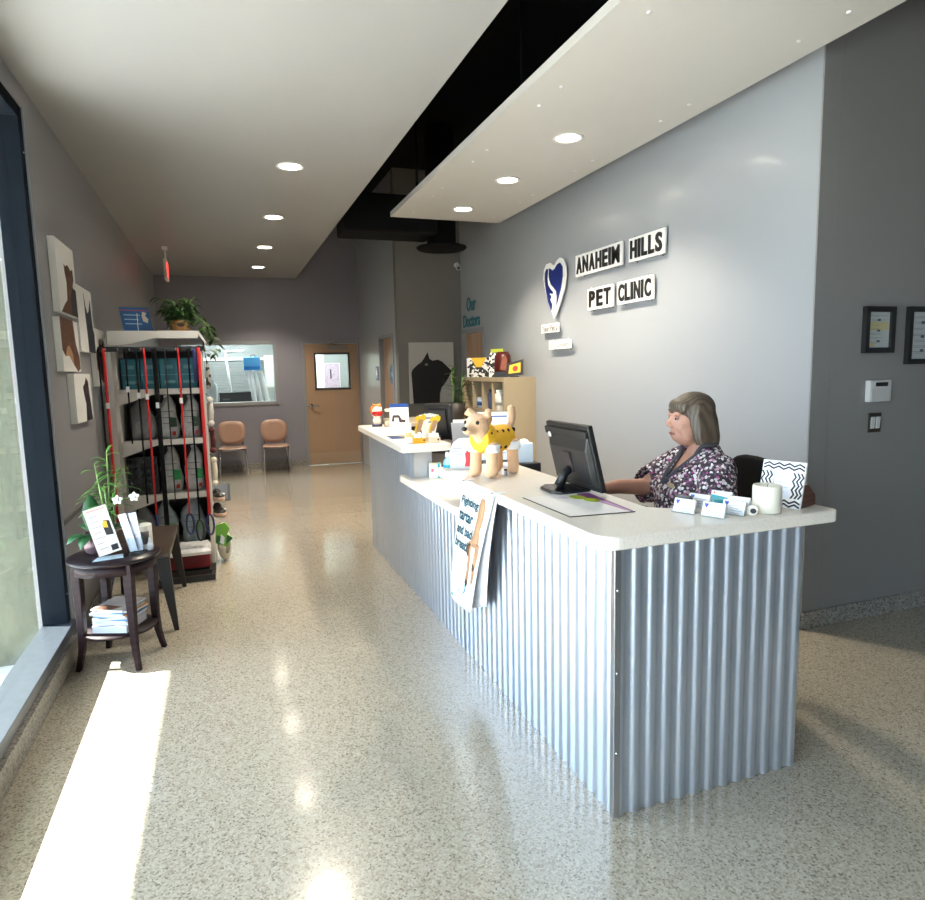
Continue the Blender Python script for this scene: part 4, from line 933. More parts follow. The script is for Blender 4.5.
# shield logo
lg = thing('shield_logo', 'blue and white heart shaped shield logo on the sign wall', 'sign', (XS, 5.985, 2.40))
out = [(0,-.295),(-.10,-.16),(-.19,-.01),(-.235,.12),(-.225,.21),(-.17,.265),(-.09,.265),(-.03,.235),(0,.225),(.05,.265),(.12,.285),(.19,.26),(.23,.19),(.235,.10),(.20,-.02),(.12,-.15)]
m = MB(); m.prism([(-a, b) for a, b in out], (-.045,0,0), (0,1,0), (0,0,1), (.018,0,0)); sp_ = m.build('shield', pm('sign_white', (.84,.84,.83), .35), lg, bevel=.003)
inn = [(-.01,-.20),(-.09,-.12),(-.15,-.01),(-.19,.11),(-.18,.19),(-.14,.215),(-.125,.21),(-.135,.12),(-.115,.05),(-.06,.0),(-.02,-.03),(-.10,-.02),(-.07,-.05),(-.085,-.06),(-.04,-.09),(.0,-.14)]
inl = [(-.055,-.205),(-.12,-.12),(-.165,-.01),(-.195,.10),(-.19,.18),(-.15,.215),(-.125,.205),(-.14,.12),(-.125,.05),(-.075,.005),(-.02,-.03),(-.02,-.045),(-.10,-.035),(-.055,-.07),(-.08,-.10),(-.035,-.15)]
inr = [(-.095,.215),(-.02,.18),(.02,.19),(.07,.225),(.13,.235),(.18,.19),(.185,.10),(.15,-.01),(.09,-.11),(.055,-.165),(.065,-.09),(.05,-.03),(.0,.01),(-.06,.05),(-.095,.11),(-.105,.16)]
for q in (inl, inr):
    m = MB(); m.prism([(-a, b) for a, b in q], (-.0455,0,0), (0,1,0), (0,0,1), (-.006,0,0)); m.build('blue_field', blue, sp_)
for a, b in ((-.15,.1),(.15,.1),(0,-.2)): MB().cyl((-.03,a,b), (0,a,b), .008, n=10).build('standoff', chrome, lg)

# ================================================================== RIGHT WALL
def frame_w(x, z, w, h, label, warm):
    r = thing('wall_frame', label, 'picture frame', (x, YR, z), 0, 'black framed certificates on the dark wall'); b = .032
    m = MB()
    for q in ((-w/2,-w/2+b,-h/2,h/2),(w/2-b,w/2,-h/2,h/2),(-w/2+b,w/2-b,-h/2,-h/2+b),(-w/2+b,w/2-b,h/2-b,h/2)): m.bx(q[0],q[1],-.03,-.001,q[2],q[3])
    m.build('frame_border', black, r)
    sh = MB().bx(-w/2+b, w/2-b, -.012, -.001, -h/2+b, h/2-b).build('sheet', pm('sheet_grey_blue', (.50,.54,.56), .4), r)
    m = MB(); rnd = random.Random(int(x*100)); W, H = w-2*b, h-2*b
    for k in range(7): lines(m, (-W*.42, -.0122, H*.36-k*H*.125), (W*.84,0,0), (0,0,H*.06), (0,-1,0), [(rnd.random()*.2, .5+rnd.random()*.5), (rnd.random()*.3, .4+rnd.random()*.4)], 0, .0006, .3)
    m.build('print', pm('frame_ink', (.20,.22,.25), .5), sh)
    if warm:
        m = MB(); m.bx(-W*.45, W*.45, -.0128, -.012, .0, H*.22); m.bx(-W*.46, -W*.15, -.0128, -.012, -H*.46, -H*.36); m.build('yellow_patch', pm('patch_yellow', (.55,.50,.26), .5), sh)
    m = MB(); 
    for k in range(3): m.bx(-W*.06, W*.08, -.013, -.012, -H*.35+k*H*.3, -H*.29+k*H*.3)
    m.build('dark_motif', pm('motif_dark', (.08,.09,.12), .5), sh)
frame_w(3.722, 1.80, .245, .275, 'smaller black framed sheet with yellow band, left on dark wall', True)
frame_w(4.10, 1.765, .275, .35, 'larger black framed sheet cut by right picture edge on dark wall', False)
r = thing('mounted_keypad', 'white alarm keypad with dark display on the dark right wall', 'keypad', (3.742, YR, 1.434))
MB().bx(-.09,.09,-.035,0,-.065,.065).build('case', pm('case_white', (.66,.66,.66), .4), r, bevel=.006); MB().bx(-.045,.055,-.0365,-.034,.028,.052).build('display', black, r); MB().bx(-.08,.08,-.0375,-.034,-.058,.014).build('flap', pm('flap_white', (.60,.60,.60), .4), r, bevel=.002)
r = thing('light_switch', 'double rocker light switch in dark plate below the alarm keypad', 'light switch', (3.743, YR, 1.24))
MB().bx(-.052,.052,-.007,0,-.06,.06).build('switch_plate', pm('bronze_plate', (.06,.045,.035), .35, metal=.5), r, bevel=.002)
for x in (-.022, .022): MB().box((x,-.009,0), (.033,.007,.072), rx=R(4)).build('rocker', pm('rocker_white', (.62,.62,.62), .35), r, bevel=.002)

# ================================================================== LEFT SIDE
# canvases on the left wall
cvw = pm('canvas_white', (.72,.71,.68), .7)
def canvas(y0, y1, z0, z1, label, arts):
    r = thing('canvas_picture', label, 'picture', (XL, (y0+y1)/2, (z0+z1)/2), 0, 'animal canvases on the left wall'); w, h = y1-y0, z1-z0
    cb = MB().bx(.002, .04, -w/2, w/2, -h/2, h/2).build('canvas', cvw, r)
    for nm, mt_, poly in arts:
        m = MB(); m.prism([(a*w-w/2, b*h-h/2) for a, b in poly], (.0402,0,0), (0,1,0), (0,0,1), (.001+.0006*(nm[0] != 'a'),0,0)); m.build(nm, mt_, cb)
canvas(4.60, 5.12, 2.02, 2.46, 'white canvas of a brown and black dog sitting, uppermost on the left wall',
  [('animal_print', brown, [(.05,0),(.25,.12),(.42,.2),(.46,.45),(.40,.58),(.38,.70),(.46,.68),(.58,.72),(.75,.66),(.86,.70),(.88,.55),(.80,.45),(.82,.2),(.80,0)]), ('dark_print', pm('print_blue_black', (.012,.013,.022), .6, noise=(22, .9)), [(.62,0),(.66,.3),(.76,.42),(.95,.40),(.97,0)])])
canvas(5.13, 5.66, 1.80, 2.25, 'white canvas of a black long eared dog, second from the window',
  [('animal_print', pm('print_blue_black', (.012,.013,.022), .6, noise=(22, .9)), [(.52,0),(.50,.3),(.46,.55),(.44,.92),(.52,.72),(.60,.62),(.72,.66),(.86,.86),(.90,.60),(.93,.40),(1,.30),(1,0)])])
canvas(4.545, 5.05, 1.66, 1.985, 'canvas of a brown dog muzzle over white, directly below the sitting dog canvas',
  [('animal_print', brown, [(0,1),(0,.40),(.15,.28),(.35,.30),(.60,.12),(.80,0),(.96,.06),(.95,.3),(.80,.55),(.72,1)]), ('light_print', tan, [(.15,.28),(.35,.30),(.58,.14),(.55,.35),(.38,.5),(.25,.45)])])
canvas(5.675, 6.10, 1.55, 1.99, 'narrow canvas of a dark dog hanging nearest the leash rack',
  [('animal_print', brown, [(.0,.60),(.10,.62),(.35,.70),(.45,.84),(.62,.72),(.80,.80),(.95,.55),(.90,.20),(.70,.05),(.40,.08),(.1,.25),(0,.3)]), ('dark_print', dkprint, [(.1,.5),(.5,.7),(.8,.6),(.85,.3),(.5,.12),(.2,.3)])])
canvas(4.79, 5.34, 1.325, 1.645, 'canvas of a slim dark standing dog, lowest on the left wall',
  [('animal_print', pm('print_blue_black', (.012,.013,.022), .6, noise=(22, .9)), [(.55,0),(.60,.35),(.52,.55),(.48,.72),(.62,.80),(.70,.92),(.82,.84),(.84,.60),(.90,.30),(.95,0)]), ('brown_print', brown, [(.62,.55),(.56,.70),(.66,.76),(.74,.65)])])
# exit sign
ex = thing('exit_sign', 'lit red exit sign hanging from the left ceiling, seen nearly edge on', 'exit sign', (-.575, 9.1, ZC))
MB().bx(-.03,.03,-.06,.06,-.03,0).build('ceiling_mount', white, ex); MB().cyl((0,0,-.16), (0,0,-.02), .012).build('stem', white, ex)
MB().bx(-.018,.018,-.16,.16,-.40,-.16).build('housing', pm('exit_housing', (.70,.66,.62), .4), ex, bevel=.004)
m = MB()
for sx in (1, -1): letters(m, 'EXIT', (sx*.0185, -sx*.13, -.365), (0,sx*.26,0), (0,0,.17), (sx,0,0), .001, 0, .02)
m.build('lettering', pm('exit_red', (.8,.02,.02), .5, emit=(1,.05,.04), estr=1.6), ex)

# round side table
tb_ = thing('side_table', 'dark espresso round side table with lower shelf, standing by the window', 'table', (-.640, 4.085, 0), R(-20))
MB().lathe([(0,.602),(.222,.602),(.236,.608),(.240,.616),(.236,.625),(.0,.626)], n=56).build('tabletop', pm('espresso_gloss', (.013,.007,.010), .28, spec=.3), tb_)
MB().lathe([(.200,.545),(.212,.545),(.212,.602),(.200,.602),(.200,.545)], n=56).build('apron', dkwood, tb_)
for sx in (-1, 1):
    for sy in (-1, 1):
        rings = []
        for z, o, w in ((0,.168,.026),(.04,.160,.028),(.12,.148,.032),(.22,.142,.037),(.40,.142,.043),(.60,.142,.048)):
            cx, cy = sx*o, sy*o*.93; h = w/2
            rings.append([(cx-h,cy-h,z),(cx+h,cy-h,z),(cx+h,cy+h,z),(cx-h,cy+h,z)])
        m = MB(); m.loft(rings); m.sm = [False]*len(m.sm); m.build('leg', dkwood, tb_, bevel=.003)
MB().lathe([(0,.185),(.188,.185),(.193,.192),(.188,.200),(0,.200)], n=48).build('shelf', dkwood, tb_)
# magazines on its shelf
mcols = [('blue and white', (.10,.24,.45)), ('white', (.75,.76,.78)), ('pale blue', (.35,.55,.70)), ('cream', (.70,.66,.58)), ('orange edged', (.70,.35,.10)), ('light grey', (.55,.57,.60)), ('yellow banded', (.78,.76,.72)), ('white and brown', (.70,.68,.66))]
mlab = ['thick pale lilac magazine at the bottom of the stack on table shelf', 'white magazine second from bottom of the stack on table shelf', 'sky blue magazine in the middle of the stack on table shelf', 'cream magazine lying above the sky blue one on table shelf', 'orange edged magazine sticking out right of the stack on table shelf', 'blue and white magazine skewed near the top of stack', 'white magazine with yellow and navy print, near stack top', 'white and brown magazine topmost on the shelf stack']
mc = [(.42,.40,.55),(.45,.46,.50),(.08,.28,.52),(.42,.40,.34),(.55,.24,.05),(.14,.30,.50),(.45,.44,.40),(.34,.30,.27)]
z = .2005; rnd = random.Random(3)
for i in range(8):
    th = (.040,.016,.012,.014,.012,.012,.010,.010)[i]
    r = thing('magazine', mlab[i], 'magazine', (-.640+(.0,.0,.004,-.006,.010,-.008,-.004,.0)[i], 4.085+(-.008,.004,.0,.006,.004,.0,.006,.004)[i], z), R((-22,-18,-24,-14,-27,-25,-15,-28)[i]), 'magazines on the side table shelf')
    MB().bx(-.098,.098,-.108,.108,0,th-.0012).build('pages', pm('page_white', (.52,.53,.56), .6), r)
    co = MB().bx(-.099,.099,-.109,.109,th-.0012,th).build('cover', pm('mag_cover_%d' % i, mc[i], .3, noise=(9, .3)), r)
    m = MB()
    m.prism([(-.095,-.105),(.02,-.105),(.06,-.05),(-.06,-.03)], (0,0,th), (1,0,0), (0,1,0), (0,0,.0005)); m.build('cover_print', (blueink, pm('print_sky', (.12,.35,.60), .3), blueink, pm('print_sky', (.12,.35,.60), .3), navy, yellow, dkprint, brown)[i], co)
    z += th+.0006
# things on the round table
ZS = .6265
pl_ = thing('potted_orchid', 'white orchid with broad green leaves in purple brown glass pot on side table', 'potted plant', (-.735, 4.13, ZS))
MB().lathe([(0,0),(.045,0),(.060,.02),(.068,.06),(.060,.10),(.048,.125),(.045,.122),(.055,.09),(0,.085)], n=32).build('pot', pm('purple_glass', (.14,.085,.10), .12, metal=.3), pl_)
m = MB()
def broad(mb, p, d, L, W, dr, up=(0,0,1)): mb.leaf(p, d, L, W, dr, 0, up, .12)
broad(m, (.0,.0,.11), (-.10,.25,1.0), .23, .10, -.0); broad(m, (.0,.0,.11), (.5,.3,.9), .19, .085, .3)
broad(m, (.02,.01,.115), (.9,.3,.35), .28, .085, .25); broad(m, (.01,.02,.115), (.8,.55,.15), .24, .08, .30)
broad(m, (-.03,-.01,.11), (-.45,-.5,.35), .15, .075, .6); broad(m, (-.02,-.02,.115), (-.2,-.8,.25), .13, .07, .7); broad(m, (-.01,.03,.11), (-.4,.6,.5), .19, .08, .4)
m.build('broad_leaves', pm('orchid_leaf', (.025,.10,.035), .3, noise=(14, .35)), pl_)
m = MB(); m.tube([(0,0,.1),(.03,.05,.24),(.09,.09,.30),(.16,.10,.28)], [.004]*4, 6); m.tube([(0,0,.1),(.05,.04,.22),(.13,.03,.29),(.22,.05,.29)], [.004]*4, 6); m.build('flower_stem', stemg, pl_)
petal = pm('orchid_white', (.80,.80,.76), .5)
for (x, y, zz) in ((.131,-.02,.300), (.218,-.02,.312)):
    m = MB()
    for k in range(5): m.leaf((x,y,zz), (cos(k*1.257+.3),-.15,sin(k*1.257+.3)), .030, .022, .1, 0, (0,-1,.1))
    m.ell((x,y-.006,zz), (.009,.009,.009), 8); m.build('flower', petal, pl_)
bb = thing('lucky_bamboo', 'lucky bamboo with thin bright leaves rising behind the orchid on side table', 'potted plant', (-.668, 4.225, ZS))
MB().lathe([(0,0),(.030,0),(.034,.01),(.034,.13),(.031,.13),(.031,.012),(0,.012)], n=24).build('vase', acry, bb)
m = MB(); lf_ = MB(); rnd = random.Random(11)
for k, (dx, dy, h) in enumerate(((-.05,-.02,.50),(.01,.02,.56),(.05,.01,.44),(-.01,-.03,.38))):
    m.tube([(dx*.2,dy*.2,.012),(dx*.3,dy*.3,.14),(dx*.7,dy*.7,h*.7),(dx,dy,h)], [.007,.007,.006,.004], 8)
    for q in range(9):
        t = .55+.47*q/8; b = rnd.random()*6.28
        lf_.leaf((dx*t, dy*t, h*min(t,1)), (cos(b), sin(b)*.7, .25+.6*rnd.random()), .11+.07*rnd.random(), .021, .55)
m.build('stems', pm('bamboo_stem', (.20,.30,.10), .4), bb); lo = lf_.build('leaves', pm('bamboo_leaf', (.10,.27,.045), .4, noise=(20, .3)), bb); lo['kind'] = 'stuff'
# leaflet in slanted acrylic stand
r = thing('leaflet_holder', 'slanted acrylic stand with white pet leaflet leaning on the side table', 'leaflet stand', (-.665, 3.99, ZS), R(12))
ry = Matrix.Rotation(R(-13), 3, 'Y'); u_ = ry @ Vector((.115,0,0)); v_ = ry @ Vector((0,.085,.255)); o_ = Vector((-.035,-.03,.018)); n_ = u_.cross(v_).normalized()
m = MB(); m.prism([(0,0),(1,0),(1,1),(0,1)], o_, u_, v_, -n_*.003); sh = m.build('leaflet', pm('leaflet_white', (.62,.60,.56), .5), r)
m = MB(); m.prism([(-.03,-.02),(1.03,-.02),(1.03,1.01),(-.03,1.01)], o_-n_*.0035, u_, v_, -n_*.002); m.build('stand_back', acry, r)
m = MB(); m.prism([(-.07,-.05),(.08,-.045),(.085,.03),(-.04,.03)], (0,0,0), (1,0,0), (0,1,0), (0,0,.004)); m.build('stand_foot', pm('pale_blue_acrylic', (.50,.66,.76), .15), r)
m = MB(); m.prism([(.60,.38),(.92,.36),(.92,.66),(.68,.70),(.58,.60)], o_, u_, v_, n_*.0006); m.build('photo_print', dkprint, sh)
m = MB(); m.prism([(.60,.55),(.78,.52),(.80,.66),(.68,.69),(.58,.62)], o_, u_, v_, n_*.0011); m.build('yellow_print', pm('photo_yellow', (.75,.42,.04), .4), sh)
m = MB(); lines(m, o_+u_*.12+v_*.08, u_*.45, v_*.8, n_, [(0,.9),(.05,.8),(0,.95),(.1,.7),(0,.9),(0,.6),(.05,.9)], 0, .0007, .18); m.build('text_print', greyink, sh)
m = MB(); m.prism([(.05,.93),(.9,.93),(.9,.96),(.05,.96)], o_, u_, v_, n_*.0007); m.build('pink_line', pm('pale_red', (.60,.28,.25), .5), sh)
m = MB(); m.prism([(.62,.04),(.92,.04),(.92,.16),(.62,.16)], o_, u_, v_, n_*.0007); m.build('logo_print', dkprint, sh)
# brochures in acrylic cup
r = thing('brochure_holder', 'clear cup holding tall white folded brochures at the front of the side table', 'brochure holder', (-.520, 4.03, ZS), R(-10))
MB().lathe([(0,0),(.042,0),(.044,.004),(.044,.10),(.041,.10),(.041,.006),(0,.006)], n=28).build('cup', acry, r)
for k, (a, x, y) in enumerate(((-13,-.012,-.012), (-7,.006,.004))):
    b_ = MB().box((x-.018*(k == 0), y, .125), (.042,.010,.22), ry=R(a)).build('brochure', pm('brochure_pale', (.52,.56,.66), .5), r)
m = MB(); m.box((.002,-.0020,.09), (.022,.002,.045), ry=R(-7)); m.build('picture_print', pm('pale_mauve', (.45,.42,.52), .5), b_)
r = thing('photo_cup', 'cream photo cup with dark picture behind the white brochures on side table', 'cup', (-.490, 4.145, ZS), R(-12))
MB().lathe([(0,0),(.044,0),(.048,.006),(.048,.135),(.044,.14),(.040,.135),(.040,.01),(0,.01)], n=32).build('cup_body', pm('mug_cream', (.78,.74,.66), .35), r)
m = MB(); m.sheet([[(.0487*sin(R(a)), -.0487*cos(R(a)), z_) for a in range(-55, 56, 11)] for z_ in (.03,.105)], .0008); m.build('photo_print', pm('photo_grey', (.16,.15,.15), .4, noise=(30, .6)), r)
r = thing('small_bottle', 'tiny white cone capped bottle at right edge of the side table', 'bottle', (-.452, 4.085, ZS))
MB().lathe([(0,0),(.016,0),(.017,.03),(.012,.042)], n=16).build('bottle_body', pm('white_bright', (.84,.85,.88), .3), r); MB().lathe([(.012,.042),(.004,.072),(0,.074)], n=16).build('cone_cap', pm('white_bright', (.84,.85,.88), .3), r)

# bench along the wall
bn = thing('bench', 'low dark brown bench with splayed tapered legs behind the side table', 'bench', (-.60, 4.90, 0))
m = MB(); m.bx(-.19,.215,-.44,.42,.468,.50); m.build('bench_seat', benchw, bn, bevel=.006)
m = MB()
for q in ((-.17,.195,-.42,-.40),(-.17,.195,.38,.40)): m.bx(q[0],q[1],q[2],q[3],.42,.468)
for q in ((-.17,-.15),(.175,.195)): m.bx(q[0],q[1],-.40,.38,.42,.468)
m.build('apron', pm('bench_apron', (.035,.028,.024), .4), bn)
for sx, x in ((-1,-.15),(1,.175)):
    for sy, y in ((-1,-.40),(1,.38)):
        m = MB(); w0, w1 = .042, .014
        m.loft([[(x+sx*.05+a*w1, y+sy*.07+b*w1, 0) for a, b in ((-1,-1),(1,-1),(1,1),(-1,1))], [(x-sx*.01+a*w0, y+sy*0+b*w0*.8, .468) for a, b in ((-1,-1),(1,-1),(1,1),(-1,1))]]); m.sm = [False]*len(m.sm); m.build('leg', pm('bench_leg', (.028,.025,.024), .5, spec=.25), bn, bevel=.003)

# ================================================================== THE RACK
X0, X1, Y0, Y1 = -.812, -.150, 5.80, 6.30
rk = thing('display_rack', 'grey white retail display rack of pet supplies with sloped canopy top', 'display rack', ((X0+X1)/2, 6.05, 0))
ox, oy = (X0+X1)/2, 6.05
def rb(a, b, c, d, e, f): return (a-ox, b-ox, c-oy, d-oy, e, f)
for x in (X0, X1-.03): MB().bx(*rb(x, x+.03, Y0+.01, Y1, .02, 1.87)).build('upright', shelfw, rk, bevel=.003)
MB().bx(*rb(X0+.03, X1-.03, Y1-.015, Y1, .1, 1.87)).build('back_panel', pm('rack_back_dark', (.05,.05,.05), .6), rk)
for z in (1.495, 1.085, .635, .19):
    m = MB(); m.bx(*rb(X0+.03, X1-.03, Y0+.012, Y1-.016, z-.012, z+.012)); m.bx(*rb(X0+.03, X1-.03, Y0, Y0+.012, z-.024, z+.022)); sb = m.build('shelf_board', shelfw, rk)
    m = MB(); m.prism([(0,0),(.26,0),(0,-.085)], (X0+.031-ox, Y0-.004-oy, z-.02), (1,0,0), (0,0,1), (0,.008,0)); m.build('shelf_bracket', shelfw, sb)
# canopy
m = MB(); m.bx(*rb(X0-.01, X1-.01, Y0-.02, Y1, 1.955, 1.975)); m.bx(*rb(X0-.01, X0+.01, Y0-.02, Y1, 1.855, 1.955))
m.prism([(X0-.01-ox,1.855),(X0+.11-ox,1.862),(X0+.31-ox,1.915),(X1-.02-ox,1.915),(X1-.01-ox,1.975),(X0-.01-ox,1.975)], (0,Y0-.032-oy,0), (1,0,0), (0,0,1), (0,.012,0))
m.prism([(X1-.01-ox,1.975),(X1+.045-ox,1.885),(X1+.035-ox,1.868),(X1-.02-ox,1.955)], (0,Y0-.032-oy,0), (1,0,0), (0,0,1), (0,.50,0))
m.build('canopy', pm('canopy_grey_white', (.62,.60,.57), .4), rk, bevel=.002)
m = MB(); m.bx(*rb(-.886, X1+.02, Y0-.085, Y0-.055, 1.812, 1.850)); 
for x in (X0+.01, X1-.01): m.bx(*rb(x-.01, x+.01, Y0-.06, Y0+.02, 1.815, 1.845))
m.build('hanging_bar', black, rk)
for k in range(9):
    x = -.845+.02+k*.082; m = MB(); m.tube([(x-ox, Y0-.085-oy, 1.825), (x-ox, Y0-.13-oy, 1.822), (x-ox, Y0-.14-oy, 1.835)], .004, 6); m.build('hook', chrome, rk)
m = MB()
for q in ((X0+.25, X0+.28, 5.30, 6.3), (X1-.03, X1, 5.42, 6.3)): m.bx(*rb(q[0],q[1],q[2]+.03,q[3],0.005,.035))
m.bx(*rb(X0+.25, X1, 5.42, 5.45, .005,.05)); m.bx(*rb(X0+.25, X1, 5.60, 5.63, .005,.04))
m.build('floor_frame', black, rk)
# red box at the foot
r = thing('base_box', 'dark red box on the floor under the pale sacks of the leash rack', 'box', (-.352, 5.70, 0))
MB().bx(-.170,.165,-.055,.07,.052,.165).build('carton', redbox, r, bevel=.003)
MB().bx(-.165,.155,-.05,.06,.0,.052).build('plinth', black, r)

# teal cartons on the top shelf
for k in range(4):
    x = -.768+k*.143
    r = thing('teal_carton', 'teal carton on the top rack shelf, '+('leftmost of four', 'second from left', 'third from left', 'rightmost of four')[k], 'box', (x+.07, 5.99, 1.5075), 0, 'teal cartons on the top shelf of the rack')
    MB().bx(-.068,.068,-.06,.10,0,.255).build('carton', tealb, r, bevel=.003)
    m = MB(); m.bx(-.066,.066,-.0615,-.06,.118,.124); m.bx(-.03,.03,-.0612,-.06,.17,.20); m.bx(-.04,.045,-.0612,-.06,.05,.075); m.build('pale_print', pm('teal_pale', (.10,.30,.36), .5), r)
# food bags
def foodbag(x, y, z, w, d, h, body, label, accent=None, rz=0., redm=False, grp='food bags on the rack shelves'):
    r = thing('food_bag', label, 'bag', (x, y, z), rz, grp); rings = []
    for t, kw, kd in ((0,.84,.8),(.05,.97,1),(.28,1.0,1.06),(.52,.95,1.0),(.68,.86,.85),(.80,.70,.60),(.90,.46,.36),(1,.24,.12)):
        rg = []
        for q in range(20):
            a = 2*pi*q/20; ca, sa = cos(a), sin(a)
            jt = 1+.07*sin(q*2.3+t*9+x*31)*(0 < t < 1); rg.append((w/2*kw*jt*math.copysign(abs(ca)**.6, ca)+.012*sin(t*7+x*40)*(t > .1), d/2*kd*jt*math.copysign(abs(sa)**.6, sa), h*t))
        rings.append(rg)
    m = MB(); m.loft(rings); m.build('bag_body', body, r)
    m = MB(); m.bx(-w*.14, w*.14, -.004, .004, h*.96, h*1.02); m.build('top_seal', body, r)
    fy = -d/2*1.06-.001
    m = MB(); lines(m, (-w*.36, fy, h*.30), (w*.7,0,0), (0,0,h*.42), (0,-1,0), [(.1,.9),(0,.7),(.2,.9)], 0, .0012, .14); m.build('dark_print', pm('bag_ink', (.20,.20,.21), .5), r)
    if accent:
        m = MB(); m.prism([(w*.05,h*.28),(w*.42,h*.28),(w*.42,h*.5),(w*.12,h*.52)], (0,fy,0), (1,0,0), (0,0,1), (0,-.0012,0)); m.build('colour_panel', accent, r)
    if redm:
        m = MB(); m.prism([(w*.15,h*.08),(w*.34,h*.08),(w*.36,h*.17),(w*.2,h*.18)], (0,fy,0), (1,0,0), (0,0,1), (0,-.0012,0)); m.build('red_print', pm('bag_red', (.40,.02,.015), .5), r)
dgp = pm('bag_dark_green', (.02,.06,.03), .5); bgp = pm('bag_bright_green', (.01,.30,.07), .5)
foodbag(-.645, 6.03, 1.098, .20, .16, .33, bagd, 'dark grey food bag on the second rack shelf, at the left')
foodbag(-.45, 6.01, 1.098, .165, .15, .35, bagm, 'silver food bag with dark green panel on the second rack shelf, middle', dgp, 0, True)
foodbag(-.270, 6.01, 1.098, .15, .15, .35, bagm, 'silver food bag with dark green panel, second rack shelf right end', dgp, 0, True)
foodbag(-.45, 6.01, .648, .165, .15, .37, bagm, 'silver food bag with bright green panel, third rack shelf middle', bgp, 0, True)
foodbag(-.270, 6.01, .648, .15, .15, .37, bagm, 'silver food bag with bright green panel, third rack shelf right end', bgp, 0, True)
foodbag(-.515, 6.02, .203, .16, .15, .36, bagc, 'pale blue food bag on lowest rack shelf, left of two', pm('pale_green', (.22,.42,.25), .5))
foodbag(-.31, 6.02, .203, .20, .16, .36, bagc, 'wider pale blue food bag on lowest rack shelf, right of two', pm('pale_green', (.22,.42,.25), .5))
foodbag(-.69, 6.02, .203, .15, .15, .34, bagd, 'dark grey food bag on lowest rack shelf, behind the bench', None)
r = thing('pale_sack', 'flat silvery sack lying in front of lowest rack shelf over the red box', 'bag', (-.345, 5.69, .166))
m = MB(); m.loft([[(-.20,-.075,0),(.16,-.075,0),(.16,.10,0),(-.20,.10,0)], [(-.21,-.085,.025),(.175,-.085,.025),(.17,.10,.04),(-.20,.10,.04)], [(-.18,-.05,.05),(.14,-.05,.05),(.15,.09,.085),(-.18,.09,.085)]]); m.build('sack_body', pm('sack_silver', (.55,.56,.57), .35, noise=(25, .4), bump=(22, .6)), r, bevel=.01)
MB().bx(-.205,.17,-.089,-.080,.004,.028).build('label_strip', pm('strip_white', (.72,.70,.68), .5), r)
# dark crate with round pattern on the third shelf
r = thing('treat_case', 'dark case with rows of black knobs on third rack shelf, left', 'case', (-.652, 6.0, .6475))
MB().bx(-.125,.10,-.10,.10,0,.315).build('case_body', pm('case_dark', (.022,.022,.022), .5), r, bevel=.003)
m = MB()
for i in range(5):
    for j in range(5): m.ell((-.10+.044*i, -.102, .04+.058*j), (.016,.012,.020), 10)
ko = m.build('knobs', pm('case_knob', (.010,.010,.011), .35), r)

# leashes on the bar
def strap(mb, pts, w, th=.003, m=0):
    mb.tube(pts, [w/2]*len(pts), 8, m, th/(w/2)*2, up=(1,0,0))
def leash(x, zb, w, mt_, label, loop=None, tag_z=None, cat='leash', clip=True, lower=None):
    y = Y0-.145
    r = thing('leash', label, 'leash', (x, y, 1.822), 0, 'leashes hanging from the rack bar'); L = 1.822-zb; cut = L-.17 if loop else L
    m = MB(); strap(m, [(0,.0,.010),(.0,-.012,.0),(.003,-.014,-.05),(.001,-.014,-L*.5),(0,-.014,-cut)], w); m.build('strap', mt_, r)
    if lower: 
        m = MB(); strap(m, [(0,-.015,-cut+.0),(.001,-.016,-cut-.19)], w*1.15, .008); m.build('grip', lower, r)
    if loop:
        m = MB(); pts = [(.028*sin(2*pi*k/14)*(1 if True else 1), -.014, -cut-.085-.085*-cos(2*pi*k/14)*-1) for k in range(14)]
        m.tube(pts, .0085, 8, 0, .7, close=True); m.build('handle_loop', loop, r)
    if tag_z:
        m = MB(); m.bx(-.012,.012,-.024,-.019,-tag_z-.022,-tag_z+.022); m.build('price_tag', pm('tag_white', (.82,.82,.84), .5), r)
        if clip: m = MB(); m.tube([(0,-.018,-tag_z+.05),(.012,-.018,-tag_z+.09),(0,-.018,-tag_z+.12),(-.012,-.018,-tag_z+.09)], .003, 6, close=True); m.build('snap_hook', pm('dark_steel', (.06,.06,.065), .4, metal=.5), r)
leash(-.874, .52, .014, blackf, 'black leash hanging at the far left end of the rack bar', None, None)
leash(-.838, .48, .021, red, 'wide red leash hanging at left end of the rack bar', None, .42)
leash(-.690, 1.10, .012, blackf, 'short black leash with pale tag, left of other black leashes on rack', None, .30)
leash(-.618, .62, .014, blackf, 'black leash with white tag, second black one from left on rack', None, .35)
leash(-.560, .53, .015, red, 'red leash with dark blue lower grip in middle left of the rack', None, .36, lower=navy)
leash(-.490, .30, .036, blackf, 'broad black leash, the thickest in the middle of the rack', None, .43)
leash(-.415, .62, .010, black, 'thin black cord leash looped beside the broad black one', None, None)
leash(-.318, .34, .014, red, 'red leash ending in a dark blue hand loop, middle right of rack', navy, .40)
leash(-.246, .28, .014, blackf, 'thin black leash ending in a black hand loop, right part of rack', black, None)
leash(-.168, .32, .026, red, 'widest red leash at right end of rack with dark blue loop', navy, None)
r = thing('navy_leash', 'folded navy leash hanging beside the widest red leash at right end', 'leash', (-.202, Y0-.148, 1.822), 0, 'leashes hanging from the rack bar')
m = MB(); strap(m, [(0,0,.01),(0,-.012,0),(.0,-.014,-.25)], .024); m.build('strap', navy, r); m = MB(); strap(m, [(.012,-.004,0),(.012,-.008,-.24)], .02); m.build('folded_end', navy, r)

